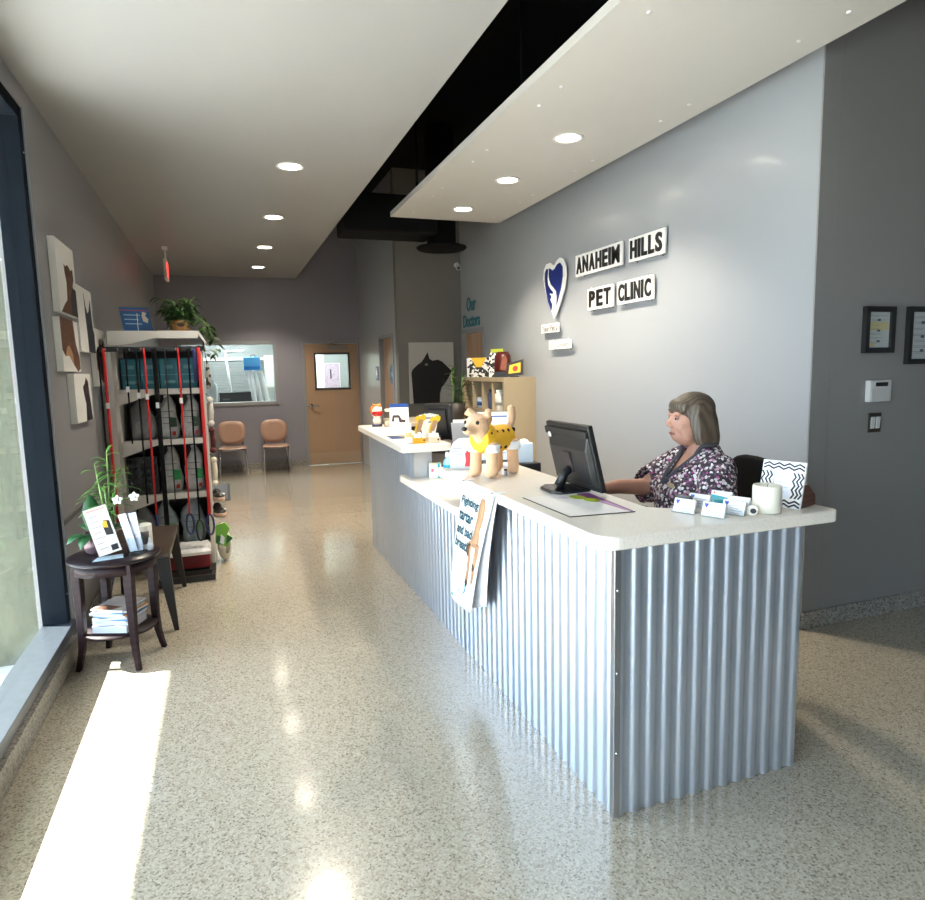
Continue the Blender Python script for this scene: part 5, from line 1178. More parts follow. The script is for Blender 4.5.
# goods hanging on the rack's right side
XR = X1+.001
r = thing('spotted_pouch', 'grey black spotted pouch hanging at top of the right rack side', 'pouch', (XR+.03, 5.98, 1.50))
m = MB(); m.loft([[(-.012,-.06,0),(.02,-.06,0),(.02,.06,0),(-.012,.06,0)], [(-.015,-.065,.12),(.03,-.065,.12),(.03,.065,.12),(-.015,.065,.12)], [(-.003,-.05,.24),(.008,-.05,.24),(.008,.05,.24),(-.003,.05,.24)]]); m.build('pouch_body', ramp_voronoi('speckle_grey', 40, [(0, (.34,.32,.29)), (.78, (.02,.02,.02))], .6), r, bevel=.006)
MB().tube([(0,0,.24),(-.01,0,.30),(-.026,0,.31)], .004, 6).build('hang_loop', black, r)
for z, lab_, col, hh in ((1.21,'white rope toy hanging on right rack side below the spotted pouch', pm('rope_white', (.62,.60,.55), .8, noise=(60, .3)), .20), (.98,'dark red and green rope toy hanging mid height on right rack side', pm('rope_dark_red', (.10,.02,.018), .8, noise=(50, .6)), .17), (.70,'cream bone shaped toy hanging low on right rack side', pm('toy_cream', (.66,.60,.50), .6), .20)):
    r = thing('dog_toy', lab_, 'dog toy', (XR+.035, (5.97, 5.93, 6.0)[int(z*10) % 3], z), 0, 'dog toys on the right side of the rack')
    m = MB(); m.tube([(0,0,0),(.006,.005,hh*.5),(0,0,hh)], [.018,.022,.018], 12)
    for zz in (0, hh): m.ell((0,.014,zz), (.026,.026,.026), 12); m.ell((0,-.014,zz), (.026,.026,.026), 12)
    m.build('toy_body', col, r); MB().tube([(0,0,hh+.02),(-.02,0,hh+.05),(-.034,0,hh+.05)], .003, 6).build('hang_loop', pm('loop_green', (.02,.10,.03), .6), r)
for y, z, s_, lab_ in ((5.93, .56, 1., 'black dog shoe with white sole line on right rack side, upper one'), (5.90, .43, 1.1, 'black dog shoe with cream patch on right rack side, lower one')):
    r = thing('dog_shoe', lab_, 'dog shoe', (XR+.055, y, z), R(15), 'dog shoes on the right side of the rack')
    m = MB(); m.ell((0,0,.025*s_), (.045*s_,.08*s_,.034*s_), 16); m.ell((-.005,.045*s_,.05*s_), (.035*s_,.035*s_,.04*s_), 14); remesh(m.build('shoe_body', pm('shoe_black', (.012,.010,.010), .4), r), .006, 3)
    MB().lathe([(.5,0),(.52,.02),(.5,.035),(0,.035)], (0,0,-.012), 20, 0, .09*s_, .165*s_).build('sole', pm('shoe_tan', (.50,.32,.24), .6), r)
    MB().ell((.030*s_,-.035*s_,.045*s_), (.012,.02,.008), 10).build('white_patch', white, r)
r = thing('cream_sack', 'cream cloth sack standing on floor against the right rack side', 'sack', (XR+.075, 5.98, 0))
m = MB(); m.ell((0,0,.15), (.060,.10,.15), 18); m.ell((0,0,.27), (.045,.07,.07), 16); m.v = [(x,y,max(0,z)) for x, y, z in m.v]; remesh(m.build('sack_body', pm('sack_cream', (.58,.54,.46), .8, bump=(40, .4)), r), .008, 4)
m = MB(); m.ell((.02,-.085,.17), (.03,.012,.09), 12); m.build('grey_print', pm('sack_grey', (.22,.23,.20), .8), r)
r = thing('green_packet', 'bright green and white packet sticking out at the rack right foot', 'packet', (-.075, 5.60, .235), R(-10))
m = MB(); m.prism([(-.065,.02),(.02,-.02),(.075,.055),(.03,.085),(.055,.135),(.02,.185),(-.055,.165),(-.06,.09)], (0,0,0), (1,0,0), (0,0,1), (0,.014,0)); gp = m.build('packet_body', pm('packet_green', (.16,.42,.03), .35), r, bevel=.003)
m = MB(); m.prism([(-.03,.02),(.0,.0),(.01,.06),(-.015,.09)], (0,0,0), (1,0,0), (0,0,1), (0,-.0012,0)); m.build('white_print', white, gp)
m = MB(); m.prism([(-.06,.02),(-.03,.0),(-.02,.07),(-.05,.085)], (0,0,0), (1,0,0), (0,0,1), (0,-.001,0)); m.prism([(.015,.0),(.075,.052),(.03,.08)], (0,0,0), (1,0,0), (0,0,1), (0,-.001,0)); m.build('dark_green_print', pm('packet_dark_green', (.01,.09,.02), .4), gp)
MB().cyl((-.035,.01,-.025), (-.035,.01,.06), .005, n=8).build('wire_clip', chrome, r)

# on top of the rack
ZR = 1.9755
r = thing('counter_card', 'blue card sign with cat picture leaning on top of the display rack', 'sign', (-.62, 5.96, ZR), R(4))
u_, v_ = Vector((1,0,-.02)), Vector((-.12,.20,.97)); n_ = u_.cross(v_).normalized()
if n_.y > 0: n_ = -n_
m = MB(); m.prism([(-.10,.0),(.115,.0),(.110,.205),(-.105,.205)], (0,0,.002), u_, v_, -n_*.004); cdx = m.build('card_board', pm('card_deep_blue', (.015,.10,.30), .3, noise=(6, .4)), r)
m = MB(); m.prism([(0,0),(.10,0),(0,.15)], (0,.002,0), (0,1,0), (0,0,1), (.004,0,0)); m.build('easel_leg', paper, r)
m = MB(); lines(m, Vector((-.08,0,.002))+v_*.05, u_*.13, v_*.11, n_, [(0,.9),(0,.8),(0,.95)], 0, .0008, .22); m.build('pale_print', pm('card_pale', (.30,.50,.66), .4), cdx)
m = MB(); m.prism([(.055,.09),(.085,.075),(.095,.11),(.075,.135),(.09,.16),(.06,.17),(.05,.13)], (0,0,.002), u_, v_, n_*.0008); m.build('cat_print', pm('print_cream', (.62,.56,.44), .5), cdx)
m = MB(); m.prism([(-.10,.175),(.105,.175),(.105,.183),(-.10,.183)], (0,0,.002), u_, v_, n_*.0008); m.build('red_line', pm('line_red', (.35,.05,.10), .5), cdx)
r = thing('trailing_plant', 'trailing green pothos in a woven basket on top of the display rack', 'potted plant', (-.305, 5.97, ZR))
MB().lathe([(0,0),(.062,0),(.075,.02),(.082,.095),(.074,.095),(.066,.03),(0,.03)], n=28).build('basket', wicker, r)
m = MB(); m.prism([(.028*cos(i*pi/8), .016*sin(i*pi/8)) for i in range(16)], (.01,-.080,.055), (1,0,0), (0,-.1,1), (0,-.003,0)); m.build('dark_opening', pm('opening_dark', (.03,.012,.006), .7), r)
rnd = random.Random(21); st_ = MB(); lf_ = MB()
def vine(pts):
    st_.tube(pts, .003, 6)
    P = [Vector(p) for p in pts]
    for a, b in zip(P, P[1:]):
        for t in (.15,.45,.75):
            p = a.lerp(b, t); q = rnd.random()*6.28
            lf_.leaf(p, (cos(q), sin(q)*.8-.2, .1+.4*rnd.random()), .055+.04*rnd.random(), .042, .8)
for k in range(30):
    a = rnd.random()*6.28; e = rnd.random(); R0 = .05+.11*rnd.random()
    top = Vector((R0*cos(a), R0*sin(a)*.8, .17+.13*e))
    vine([(.02*cos(a), .02*sin(a), .06), (top*.55+Vector((0,0,.05))), top])
for k in range(6):
    a = -.9+1.5*rnd.random(); d = .19+.05*rnd.random(); zl = -.05-.19*rnd.random()
    vine([(.02,0,.08), (.10*cos(a), .10*sin(a), .17), (d*cos(a)+.02, d*sin(a)*.9, .05), (d*cos(a)+.04, d*sin(a)*.9, zl*.4), (d*cos(a)+.055, d*sin(a)*.9, zl)])
vine([(-.02,0,.08), (-.09,-.03,.17), (-.13,-.05,.16)]); vine([(-.02,0,.08), (-.10,-.02,.25), (-.145,-.04,.27)]); vine([(-.02,0,.08), (-.07,-.05,.12), (-.10,-.06,.07)])
for mb_ in (st_, lf_):                             # stems and leaves lie over the canopy edge, not in it
    nv_ = []
    for x, y, z in mb_.v:
        if abs(y) < .40 and z < .005:
            if x < .165: z = .005+.002*random.random()
            elif x < .215 and z > -.14: x = .216
        nv_.append((x, y, z))
    mb_.v = nv_
st_.build('stems', stemg, r); lo = lf_.build('leaves', pm('pothos_leaf', (.020,.062,.010), .35, noise=(14, .6)), r); lo['kind'] = 'stuff'

# ================================================================== BACK OF THE ROOM
def ply_chair(x, y, label):
    r = thing('visitor_chair', label, 'chair', (x, y, 0), 0, 'plywood chairs by the back wall')
    rows = []
    for i in range(9):
        t = i/8; yy = -.22+.42*t; z = .445-.012*sin(pi*t)+.010*(1-t)*(t < .2)-.012*(t < .05)
        w = .215*(1-.18*max(0, t-.5)*2)
        rows.append([(w*(-1+2*j/8)*(1-.06*((2*t-1)**2)), yy, z+.010*((-1+2*j/8)**2)) for j in range(9)])
    m = MB(); m.sheet(rows, -.012); m.build('seat', chairw, r)
    k = 32; pts = []
    for j in range(k):
        a = 2*pi*j/k; ca, sa = cos(a), sin(a)
        pts.append((.215*math.copysign(abs(ca)**.62, ca), .195*math.copysign(abs(sa)**.62, sa)))
    m = MB(); F = []; Bk = []
    vs = []
    for s_ in (0, .012):
        for q in (1., .66, .33):
            for a, b in pts: vs.append((a*q*(1-.10*(b < 0)*min(1, -b/.19)*q), .225+.05*(b*q+.19)-.035*(a*q/.2)**2+s_, .665+b*q))
        vs.append((0, .225+.05*.19+s_, .665))
    h = 3*k+1; fs = []
    for s_ in (0, 1):
        o_ = s_*h
        for ring_ in range(2):
            for j in range(k): fs.append((o_+ring_*k+j, o_+(ring_+1)*k+j, o_+(ring_+1)*k+(j+1) % k, o_+ring_*k+(j+1) % k))
        for j in range(k): fs.append((o_+2*k+j, o_+3*k, o_+2*k+(j+1) % k))
    for j in range(k): fs.append((j, (j+1) % k, h+(j+1) % k, h+j))
    m.add(vs, fs, 0, True); m.build('backrest', chairw, r)
    fr_ = pm('chair_chrome', (.45,.46,.50), .25, metal=.9)
    for sx in (-1, 1):
        MB().tube([(sx*.185,-.17,.43),(sx*.205,-.215,.20),(sx*.215,-.23,.0)], .012, 10).build('leg', fr_, r)
        MB().tube([(sx*.175,.18,.43),(sx*.20,.245,.20),(sx*.21,.27,.0)], .012, 10).build('leg', fr_, r)
        MB().tube([(sx*.16,.16,.425),(sx*.165,.225,.44),(sx*.165,.245,.56),(sx*.13,.252,.64)], .010, 10).build('back_support', fr_, r)
    m = MB(); m.tube([(-.185,-.17,.425),(.185,-.17,.425)], .010, 8); m.tube([(-.175,.18,.425),(.175,.18,.425)], .010, 8); m.tube([(-.185,-.17,.425),(-.175,.18,.425)], .010, 8); m.tube([(.185,-.17,.425),(.175,.18,.425)], .010, 8); m.build('seat_frame', fr_, r)
ply_chair(.085, 11.14, 'pink beige plywood chair beside the display rack, left of two')
ply_chair(.755, 11.14, 'pink beige plywood chair nearer the wooden back door, right of two')
r = thing('floor_mat', 'dark grey rubber mat lying on floor behind the display rack', 'mat', (-.22, 9.6, 0))
MB().bx(-.22,.22,-.70,.66,0,.008).build('mat_border', pm('mat_black', (.03,.03,.032), .8), r, bevel=.003)
MB().bx(-.185,.185,-.665,.625,.008,.0095).build('mat_pile', pm('mat_grey', (.10,.105,.12), .9, noise=(90, .4)), r)

# treatment room seen through the back window
bench_z = 1.02
r = thing('lab_cabinet', 'long white cabinet with counter in the room behind the back window', 'cabinet', (.25, 12.75, 0))
MB().bx(-1.2,.80,-.30,.35,0,bench_z-.03).build('cabinet_body', lab, r); MB().bx(-1.2,.82,-.33,.35,bench_z-.03,bench_z).build('worktop', white, r)
r = thing('lamp_arm', 'white angled lamp arm standing in the room behind the back window', 'lamp', (.135, 12.80, bench_z))
MB().box((0,0,.008), (.12,.12,.016)).build('lamp_base', white, r); MB().tube([(.02,0,.01),(-.06,0,1.02)], .020, 12).build('upright_arm', pm('bright_white', (.85,.86,.86), .4), r); MB().tube([(-.08,0,1.0),(.26,-.02,1.02)], .022, 12).build('cross_arm', pm('bright_white', (.85,.86,.86), .4), r)
r = thing('glove_box', 'bright blue case with dark handle held behind the back window', 'case', (.55, 12.72, 1.705))
MB().box((-.03,0,.10), (.30,.10,.24)).build('case_body', pm('case_blue', (.10,.40,.78), .4), r, bevel=.01); m = MB(); m.bx(-.17,.11,-.052,-.05,-.01,.05); m.build('deep_blue_band', pm('band_blue', (.01,.20,.62), .4), r); MB().tube([(-.05,0,.20),(-.03,0,.26),(.03,0,.26),(.05,0,.20)], .012, 8).build('handle', pm('dark_steel', (.06,.06,.065), .4, metal=.5), r)
MB().box((0,.10,-.235), (.05,.04,.89)).build('support_post', white, r)
for k, (x0_, x1_, lb) in enumerate(((.45,.55,'white tube below the blue case, leftmost of three, in back window'), (.56,.66,'white tube below the blue case, middle of three, in back window'), (.66,.79,'white tube below the blue case, rightmost of three, in back window'))):
    r = thing('hose', lb, 'hose', (x0_, 12.725, 1.672), 0, 'white hoses behind the back window')
    MB().tube([(0,0,0),((x1_-x0_)*.4,-.01,-.25),((x1_-x0_)*.8,-.01,-.50),(x1_-x0_,0,-.625)], .040, 12).build('hose_body', pm('bright_white', (.85,.86,.86), .4), r)
    MB().cyl((x1_-x0_,0,-.645), (x1_-x0_,0,-.62), .045).build('end_ring', white, r)
r = thing('black_device', 'black boxy instrument standing low behind the back window', 'instrument', (.20, 12.52, bench_z))
MB().bx(-.27,.27,-.08,.12,0,.28).build('device_body', pm('device_black', (.02,.022,.022), .4), r, bevel=.006); MB().bx(-.22,-.10,-.0815,-.08,.14,.17).build('display', pm('device_grey', (.10,.11,.11), .4), r); MB().bx(.02,.2,-.0815,-.08,.06,.12).build('drawer_front', pm('device_mid', (.04,.042,.042), .4), r)
r = thing('blinds', 'white slatted blind on the wall behind the back window', 'blind', (.05, 14.17, 1.1))
m = MB()
for k in range(14): m.box((0,0,.03+k*.055), (1.5,.012,.045), rx=R(18))
m.build('slats', pm('slat_white', (.27,.29,.29), .5), r); MB().bx(-.78,.78,-.02,.02,.80,.85).build('head_rail', white, r)
r = thing('wall_cabinet', 'grey white wall cabinet high behind the right side of back window', 'cabinet', (.95, 13.5, 1.35))
MB().bx(-.16,.16,-.2,.2,0,.62).build('cabinet_body', pm('cab_grey', (.42,.44,.43), .5), r, bevel=.004); MB().bx(-.15,.15,-.215,-.2,.02,.60).build('door', pm('cab_grey_door', (.50,.52,.50), .5), r)
r = thing('white_drape', 'white plastic drape at lower left behind the back window', 'drape', (-.37, 12.5, 1.05))
m = MB(); m.sheet([[(-.28+.055*j, .02*sin(j*1.9), .56-.14*abs(j-4)/5*(i == 0)-.55*i/4+.04*sin(j)) for j in range(11)] for i in range(5)], .004); m.build('drape_sheet', pm('drape_white', (.75,.79,.79), .5), r)
r = thing('framed_notice', 'grey pink printed notice on the wall seen through the back door pane', 'notice', (2.19, 14.19, 1.28))
MB().bx(-.20,.18,-.006,0,-.03,.53).build('frame', pm('frame_pale', (.6,.6,.58), .5), r); MB().bx(-.19,.17,-.0075,-.006,-.02,.52).build('notice_sheet', pm('notice_mauve', (.34,.27,.33), .5, noise=(26, .6)), r); MB().bx(-.03,.0,-.009,-.0075,.20,.4).build('dark_print', dkprint, r)

# ================================================================== RECEPTIONIST
PX, PY, PA = 2.165, 2.60, R(168)
oc = thing('office_chair', 'black tall office chair with rounded back holding the receptionist', 'office chair', (PX, PY, 0), PA)
m = MB(); m.lathe([(0,.485),(.20,.485),(.235,.50),(.24,.53),(.20,.552),(0,.556)], n=32); m.build('seat', blackf, oc)
rows = []
m = MB(); poly = [(.225*math.copysign(abs(cos(2*pi*k/28))**.6, cos(2*pi*k/28)), .935+.225*math.copysign(abs(sin(2*pi*k/28))**.6, sin(2*pi*k/28))) for k in range(28)]
m.prism(poly, (-.285,0,0), (0,1,0), (-.04,0,1), (.055,0,0), 0, False); m.build('backrest', blackf, oc, bevel=.018, seg=3)
MB().tube([(-.12,0,.485),(-.30,0,.495),(-.345,0,.62),(-.325,0,.86)], [.022]*4, 10).build('back_bracket', black, oc)
MB().cyl((0,0,.10), (0,0,.485), .028).build('gas_column', black, oc)
m = MB(); m.tube([(.21*cos(2*pi*k/28), .21*sin(2*pi*k/28), .20) for k in range(28)], .011, 8, close=True)
for k in range(3): m.tube([(.02*cos(k*2.094), .02*sin(k*2.094), .20), (.21*cos(k*2.094), .21*sin(k*2.094), .20)], .008, 8)
m.build('foot_ring', chrome, oc)
for k in range(5):
    a = k*1.2566; b_ = MB().tube([(0,0,.095),(.15*cos(a),.15*sin(a),.085),(.29*cos(a),.29*sin(a),.065)], [.026,.022,.016], 10).build('base_leg', black, oc)
    MB().cyl((.29*cos(a)-.014*sin(a), .29*sin(a)+.014*cos(a), .028), (.29*cos(a)+.014*sin(a), .29*sin(a)-.014*cos(a), .028), .028, n=16).build('castor', black, b_)

pe = thing('person', 'seated person with grey brown bob in floral purple scrub top, working at the counter', 'person', (PX, PY, 0), PA)
skin = pm('skin', (.52,.275,.20), .5, noise=(9, .10), spec=.35)
HX, HZ = .035, .0          # head offset: forward, up
def H(f, l, z): return (f+HX, l, z+HZ)
m = MB()
def ering(f, z, df, dl, n=20): return [(f+df*cos(2*pi*k/n), dl*sin(2*pi*k/n), z) for k in range(n)]
m.loft([ering(-.02,.605,.15,.19), ering(-.01,.70,.165,.195), ering(.0,.82,.165,.190), ering(.015,.94,.155,.18), ering(.02,1.03,.14,.175), ering(.0,1.10,.115,.175), ering(-.02,1.16,.085,.15), ering(-.02,1.205,.06,.085)])
m.tube([(-.03,0,1.14),(-.005,0,1.22),(.02,0,1.31)], [.075,.058,.056], 16)                 # neck
# arms: right (far side) reaches to the mouse, left lies on the keyboard
RA = [(-.01,-.175,1.125),(.06,-.225,1.06),(.17,-.235,.985),(.33,-.205,1.0),(.445,-.165,.996)]
LA = [(-.01,.175,1.125),(.03,.238,1.03),(.065,.255,.925),(.17,.195,.868),(.245,.14,.850)]
for P in (RA, LA): m.tube(P, [.062,.054,.046,.038,.027], 14); m.ell(P[0], (.07,.06,.065), 14); m.ell(P[2], .046, 12)
def hand(wr, d, palm_n, side, curl):
    """palm plus five fingers; d = direction of the fingers, palm_n points out of the back of the hand, side = towards the thumb"""
    wr, d, pn, sd = Vector(wr), Vector(d).normalized(), Vector(palm_n).normalized(), Vector(side).normalized()
    c = wr+d*.055
    Mx = Matrix((d, sd, pn)).transposed()
    m.ell(c, (.050,.041,.016), 14, 0, Mx); m.ell(wr+d*.01, (.03,.028,.02), 12, 0, Mx)
    for i, (o, L) in enumerate(((.030,.072),(.010,.080),(-.010,.074),(-.029,.058))):
        p0 = wr+d*.085+sd*o; p1 = p0+d*L*.42-pn*.006*curl+sd*o*.12; p2 = p1+d*L*.33-pn*.016*curl; p3 = p2+d*L*.22-pn*.020*curl
        m.tube([wr+d*.06+sd*o*.9, p0, p1, p2, p3], [.0095,.0095,.0088,.008,.0065], 8)
    t0 = wr+d*.025+sd*.026; t1 = t0+d*.03+sd*.025-pn*.006; t2 = t1+d*.032+sd*.006-pn*.008
    m.tube([wr+d*.02+sd*.012, t0, t1, t2], [.013,.012,.0105,.008], 8)
hand((.445,-.165,.992), (1,.10,-.05), (.05,0,1), (0,1,0), .6)
hand((.245,.14,.850), (1,-.40,-.10), (.1,0,1), (-.35,-1,0), .5)
# legs to the foot ring (hidden by the counter)
for s in (-1, 1):
    m.tube([(.0,s*.095,.675),(.22,s*.11,.690),(.42,s*.115,.665)], [.095,.088,.066], 14); m.ell((.43,s*.115,.65), .064, 14)
    m.tube([(.43,s*.115,.65),(.37,s*.11,.46),(.26,s*.10,.27)], [.060,.055,.040], 14)
# head
m.ell(H(.0,0,1.392), (.094,.074,.090), 22); m.ell(H(.040,0,1.345), (.068,.062,.088), 20); m.ell(H(.060,0,1.275), (.042,.044,.032), 16)
m.ell(H(.030,0,1.262), (.055,.054,.036), 16)
for s in (-1, 1):
    m.ell(H(.064,s*.034,1.318), (.032,.028,.030), 14); m.ell(H(.040,s*.052,1.29), (.038,.020,.040), 14); m.ell(H(.090,s*.030,1.388), (.018,.026,.010), 10)
    m.ell(H(-.01,s*.074,1.35), (.022,.010,.032), 12)
m.tube([H(.098,0,1.378), H(.112,0,1.352), H(.124,0,1.330)], [.0095,.011,.0145], 10)
for s in (-1, 1): m.ell(H(.114,s*.011,1.325), (.011,.010,.009), 10)
m.ell(H(.098,0,1.297), (.012,.024,.009), 12); m.ell(H(.096,0,1.282), (.012,.022,.010), 12)
body = remesh(m.build('body', skin, pe), .0056, 5)
# face details
for s in (-1, 1):
    e = MB().ell(H(.0905,s*.031,1.364), (.0120,.0125,.0095), 12).build('eye', pm('eye_white', (.20,.17,.155), .4), pe)
    MB().ell(H(.0990,s*.032,1.362), (.0042,.0062,.006), 10).build('iris', pm('iris_brown', (.05,.03,.02), .2), e)
    MB().tube([H(.095,s*.017,1.371), H(.101,s*.032,1.374), H(.091,s*.048,1.368)], [.004,.0058,.0035], 8).build('eyelid', pm('eyelid', (.42,.20,.15), .6), e)
    MB().tube([H(.104,s*.014,1.394), H(.103,s*.034,1.402), H(.090,s*.052,1.396)], [.003,.004,.002], 8).build('eyebrow', pm('brow_brown', (.17,.105,.07), .8), pe)
m = MB(); m.tube([H(.099,-.023,1.289), H(.110,-.008,1.292), H(.1115,0,1.2905), H(.110,.008,1.292), H(.099,.023,1.289)], [.002,.0045,.004,.0045,.002], 8); m.tube([H(.098,-.021,1.286), H(.106,0,1.284), H(.098,.021,1.286)], [.002,.005,.002], 8)
m.build('lips', pm('lips', (.33,.115,.105), .45), pe)
# hair: chin-length bob with a fringe
hairm = wave_mat('grey_brown_hair', (.072,.050,.033), (.135,.10,.072), 26, 3.5, .5, 'Y', (1,1,.10), 3)
m = MB()
m.ell(H(-.008,0,1.408), (.106,.088,.082), 24)
m.ell(H(.060,0,1.420), (.052,.072,.042), 20)
for s in (-1, 1):
    m.loft([[tuple(Vector(H(f, s*l, z))) for f, l in pts] for z, pts in (
        (1.43, [(.055,.050),(.01,.088),(-.06,.075),(-.06,.05),(.0,.062),(.04,.045)]),
        (1.38, [(.056,.066),(.015,.098),(-.07,.085),(-.07,.055),(.0,.072),(.045,.058)]),
        (1.32, [(.044,.076),(.01,.104),(-.08,.090),(-.08,.055),(.0,.080),(.035,.066)]),
        (1.262, [(.030,.078),(.005,.106),(-.09,.092),(-.09,.055),(-.005,.080),(.022,.068)]),
        (1.235, [(.014,.078),(.0,.100),(-.092,.088),(-.09,.060),(-.005,.080),(.010,.070)]))])
m.loft([[tuple(Vector(H(f, l, z))) for f, l in pts] for z, pts in (
    (1.44, [(-.03,.06),(-.085,.045),(-.10,0),(-.085,-.045),(-.03,-.06),(-.02,0)]),
    (1.35, [(-.05,.08),(-.105,.06),(-.125,0),(-.105,-.06),(-.05,-.08),(-.04,0)]),
    (1.27, [(-.06,.085),(-.115,.065),(-.132,0),(-.115,-.065),(-.06,-.085),(-.05,0)]),
    (1.228, [(-.06,.08),(-.112,.06),(-.125,0),(-.112,-.06),(-.06,-.08),(-.06,0)]))])
# fringe locks
for k in range(11):
    l = -.062+.0124*k; f = .105-.35*abs(l)**1.35*4
    m.tube([H(f-.045, l*.8, 1.458-abs(l)*.3), H(f-.006, l*.98, 1.430), H(f+.002, l*1.06, 1.394-(.010 if k % 2 else 0))], [.010,.011,.006], 8)
hair = remesh(m.build('hair', hairm, pe), .0052, 5)
# scrub top
scrub = ramp_voronoi('scrub_print', 74, [(0, (.045,.030,.042)), (.22, (.62,.56,.58)), (.44, (.14,.085,.115)), (.60, (.42,.27,.31)), (.70, (.36,.055,.25)), (.78, (.80,.77,.78)), (.90, (.10,.065,.10))], .85, edge=(.62, (.035,.025,.035)))
m = MB()
m.loft([ering(-.02,.615,.180,.220), ering(-.005,.70,.188,.222), ering(.008,.82,.190,.215), ering(.022,.94,.182,.203), ering(.030,1.02,.166,.198), ering(.008,1.10,.134,.195), ering(-.022,1.17,.098,.160), ering(-.030,1.215,.074,.092), ering(-.032,1.232,.066,.078)])
m.ell((.105,.085,1.00), (.085,.09,.085), 18); m.ell((.105,-.085,1.00), (.085,.09,.085), 18)
for P in (RA, LA):
    a, b, c, d = [Vector(p) for p in P[:4]]
    m.ell(a, (.088,.075,.082), 16); m.tube([a, b, c, c.lerp(d, .12)], [.084,.090,.094,.086], 18)
top = remesh(m.build('scrub_top', scrub, pe), .007, 5)
bm = bmesh.new(); bm.from_mesh(top.data)
def inV(p):
    return p.z > 1.045 and p.x > .015 and abs(p.y) < .078*(p.z-1.045)/.17
dl_ = [f for f in bm.faces if inV(f.calc_center_median()) or f.calc_center_median().z > 1.222 or ((f.calc_center_median()-Vector(RA[2])).dot((Vector(RA[3])-Vector(RA[2])).normalized()) > .012 and f.calc_center_median().y < -.15 and f.calc_center_median().x > .17) or ((f.calc_center_median()-Vector(LA[2])).dot((Vector(LA[3])-Vector(LA[2])).normalized()) > .012 and f.calc_center_median().y > .19 and f.calc_center_median().x > .13)]
bmesh.ops.delete(bm, geom=dl_, context='FACES'); bm.to_mesh(top.data); bm.free()
md = top.modifiers.new('thick', 'SOLIDIFY'); md.thickness = .003; md.offset = -1
# grey neckband following the V on the cloth
from mathutils.bvhtree import BVHTree
bv = BVHTree.FromPolygons([v.co for v in body.data.vertices], [tuple(p.vertices) for p in body.data.polygons])
bt = BVHTree.FromPolygons([v.co for v in top.data.vertices], [tuple(p.vertices) for p in top.data.polygons])
m = MB(); path = []
for s in (1, -1):
    seq = []
    for i in range(9):
        t = i/8; z = 1.043+.187*t; y = s*(.078*(z-1.043)/.17+.006)
        if z < 1.20:
            hit = bt.ray_cast(Vector((.6, y+s*.010, z)), Vector((-1,0,0)))[0]; x = hit.x if hit else .05
        else: x = .045-.5*(z-1.20)
        seq.append(Vector((x+.002, y, z)))
    path.append(seq)
full = list(reversed(path[0]))+path[1][1:]
for seq in path:
    m.tube(seq+[Vector((-.045, seq[-1].y*1.0, 1.236))], [.013]*10, 10, 0, .45, up=(1,0,0))
m.build('neckband', pm('neckband_grey', (.085,.085,.10), .85), top)
m = MB(); hit = bt.ray_cast(Vector((.6, .085, 1.045)), Vector((-1,0,0)))[0]; bxx = (hit.x if hit else .19)
m.box((bxx+.004, .085, 1.05), (.006,.062,.022)); m.build('name_badge', pm('badge_gold', (.50,.42,.26), .35, metal=.3), top, bevel=.002)
# trousers (below the counter)
m = MB()
for s in (-1, 1):
    m.tube([(.0,s*.098,.672),(.22,s*.112,.690),(.42,s*.117,.667),(.445,s*.117,.62),(.385,s*.112,.46),(.28,s*.10,.30)], [.108,.098,.078,.076,.070,.062], 14)
m.loft([ering(-.02,.605,.172,.21), ering(-.01,.70,.175,.205)])
remesh(m.build('trousers', pm('trouser_dark', (.05,.045,.07), .8), pe), .011, 4)
for s in (-1, 1):
    m = MB(); m.ell((.27,s*.10,.252), (.11,.042,.036), 14); m.ell((.22,s*.10,.265), (.05,.04,.045), 12); m.build('shoe', black, pe)

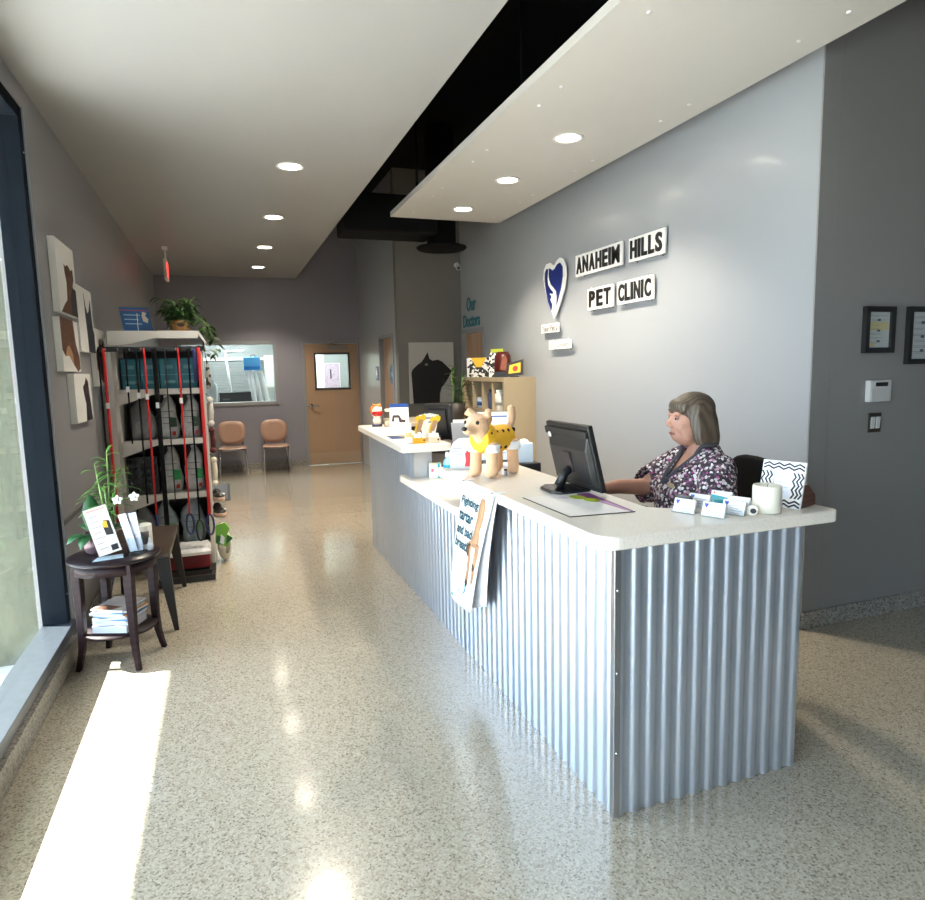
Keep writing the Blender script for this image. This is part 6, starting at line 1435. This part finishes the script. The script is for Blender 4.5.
# ================================================================== LIGHT
sun = bpy.data.lights.new('sun', 'SUN'); sun.energy = 26; sun.angle = R(.6); sun.color = (1,.95,.86)
so_ = bpy.data.objects.new('sun', sun); COL.objects.link(so_)
dv = Vector((.925, -.38, -.96)); so_.rotation_euler = dv.to_track_quat('-Z', 'Y').to_euler()
w = bpy.data.worlds.new('world'); SC.world = w; w.use_nodes = True
nt = w.node_tree; bg = nt.nodes['Background']; tc = nt.nodes.new('ShaderNodeTexCoord'); sx_ = nt.nodes.new('ShaderNodeSeparateXYZ'); rmp = nt.nodes.new('ShaderNodeValToRGB')
e = rmp.color_ramp.elements; e[0].position = .46; e[0].color = (.30,.29,.27,1); e[1].position = .56; e[1].color = (.68,.83,1,1)
e2 = e.new(1.0); e2.color = (.42,.62,1,1)
mr = nt.nodes.new('ShaderNodeMapRange'); mr.inputs[1].default_value = -1; mr.inputs[2].default_value = 1
nt.links.new(tc.outputs['Generated'], sx_.inputs[0]); nt.links.new(sx_.outputs[2], mr.inputs[0]); nt.links.new(mr.outputs[0], rmp.inputs[0]); nt.links.new(rmp.outputs[0], bg.inputs[0])
bg.inputs[1].default_value = 5.0
po_ = bpy.data.lights.new('window_portal', 'AREA'); po_.shape = 'RECTANGLE'; po_.size = 6.7; po_.size_y = 2.78; po_.cycles.is_portal = True
pO = bpy.data.objects.new('window_portal', po_); COL.objects.link(pO); pO.location = (-1.06, .84, 1.61); pO.rotation_euler = Vector((1,0,0)).to_track_quat('-Z', 'Z').to_euler()

# ================================================================== CAMERA
F_, YAW, PIT, ROL = 655.05, .346692739, .122694028, -.0220107585
cy, sy, cp, sp = cos(YAW), sin(YAW), cos(PIT), sin(PIT)
fw = Vector((sy*cp, cy*cp, -sp)); rt = Vector((cy, -sy, 0)); up = rt.cross(fw)
c_, s_ = cos(ROL), sin(ROL)
rt2 = rt*c_+up*s_; up2 = up*c_-rt*s_
cam = bpy.data.cameras.new('camera'); co = bpy.data.objects.new('camera', cam); COL.objects.link(co)
cam.sensor_fit = 'HORIZONTAL'; cam.sensor_width = 36; cam.lens = 36*F_/925; cam.clip_start = .05; cam.clip_end = 100
Mx = Matrix((rt2, up2, -fw)).transposed().to_4x4(); Mx.translation = Vector((0,0,1.62)); co.matrix_world = Mx
SC.camera = co

SC.view_settings.view_transform = 'Standard'; SC.view_settings.look = 'None'; SC.view_settings.gamma = 1; SC.view_settings.use_curve_mapping = False
SC.view_settings.exposure = 1.1
SC.cycles.max_bounces = 8; SC.cycles.diffuse_bounces = 4; SC.cycles.glossy_bounces = 4; SC.cycles.transparent_max_bounces = 12
SC.cycles.caustics_reflective = False; SC.cycles.caustics_refractive = False; SC.cycles.sample_clamp_indirect = 6
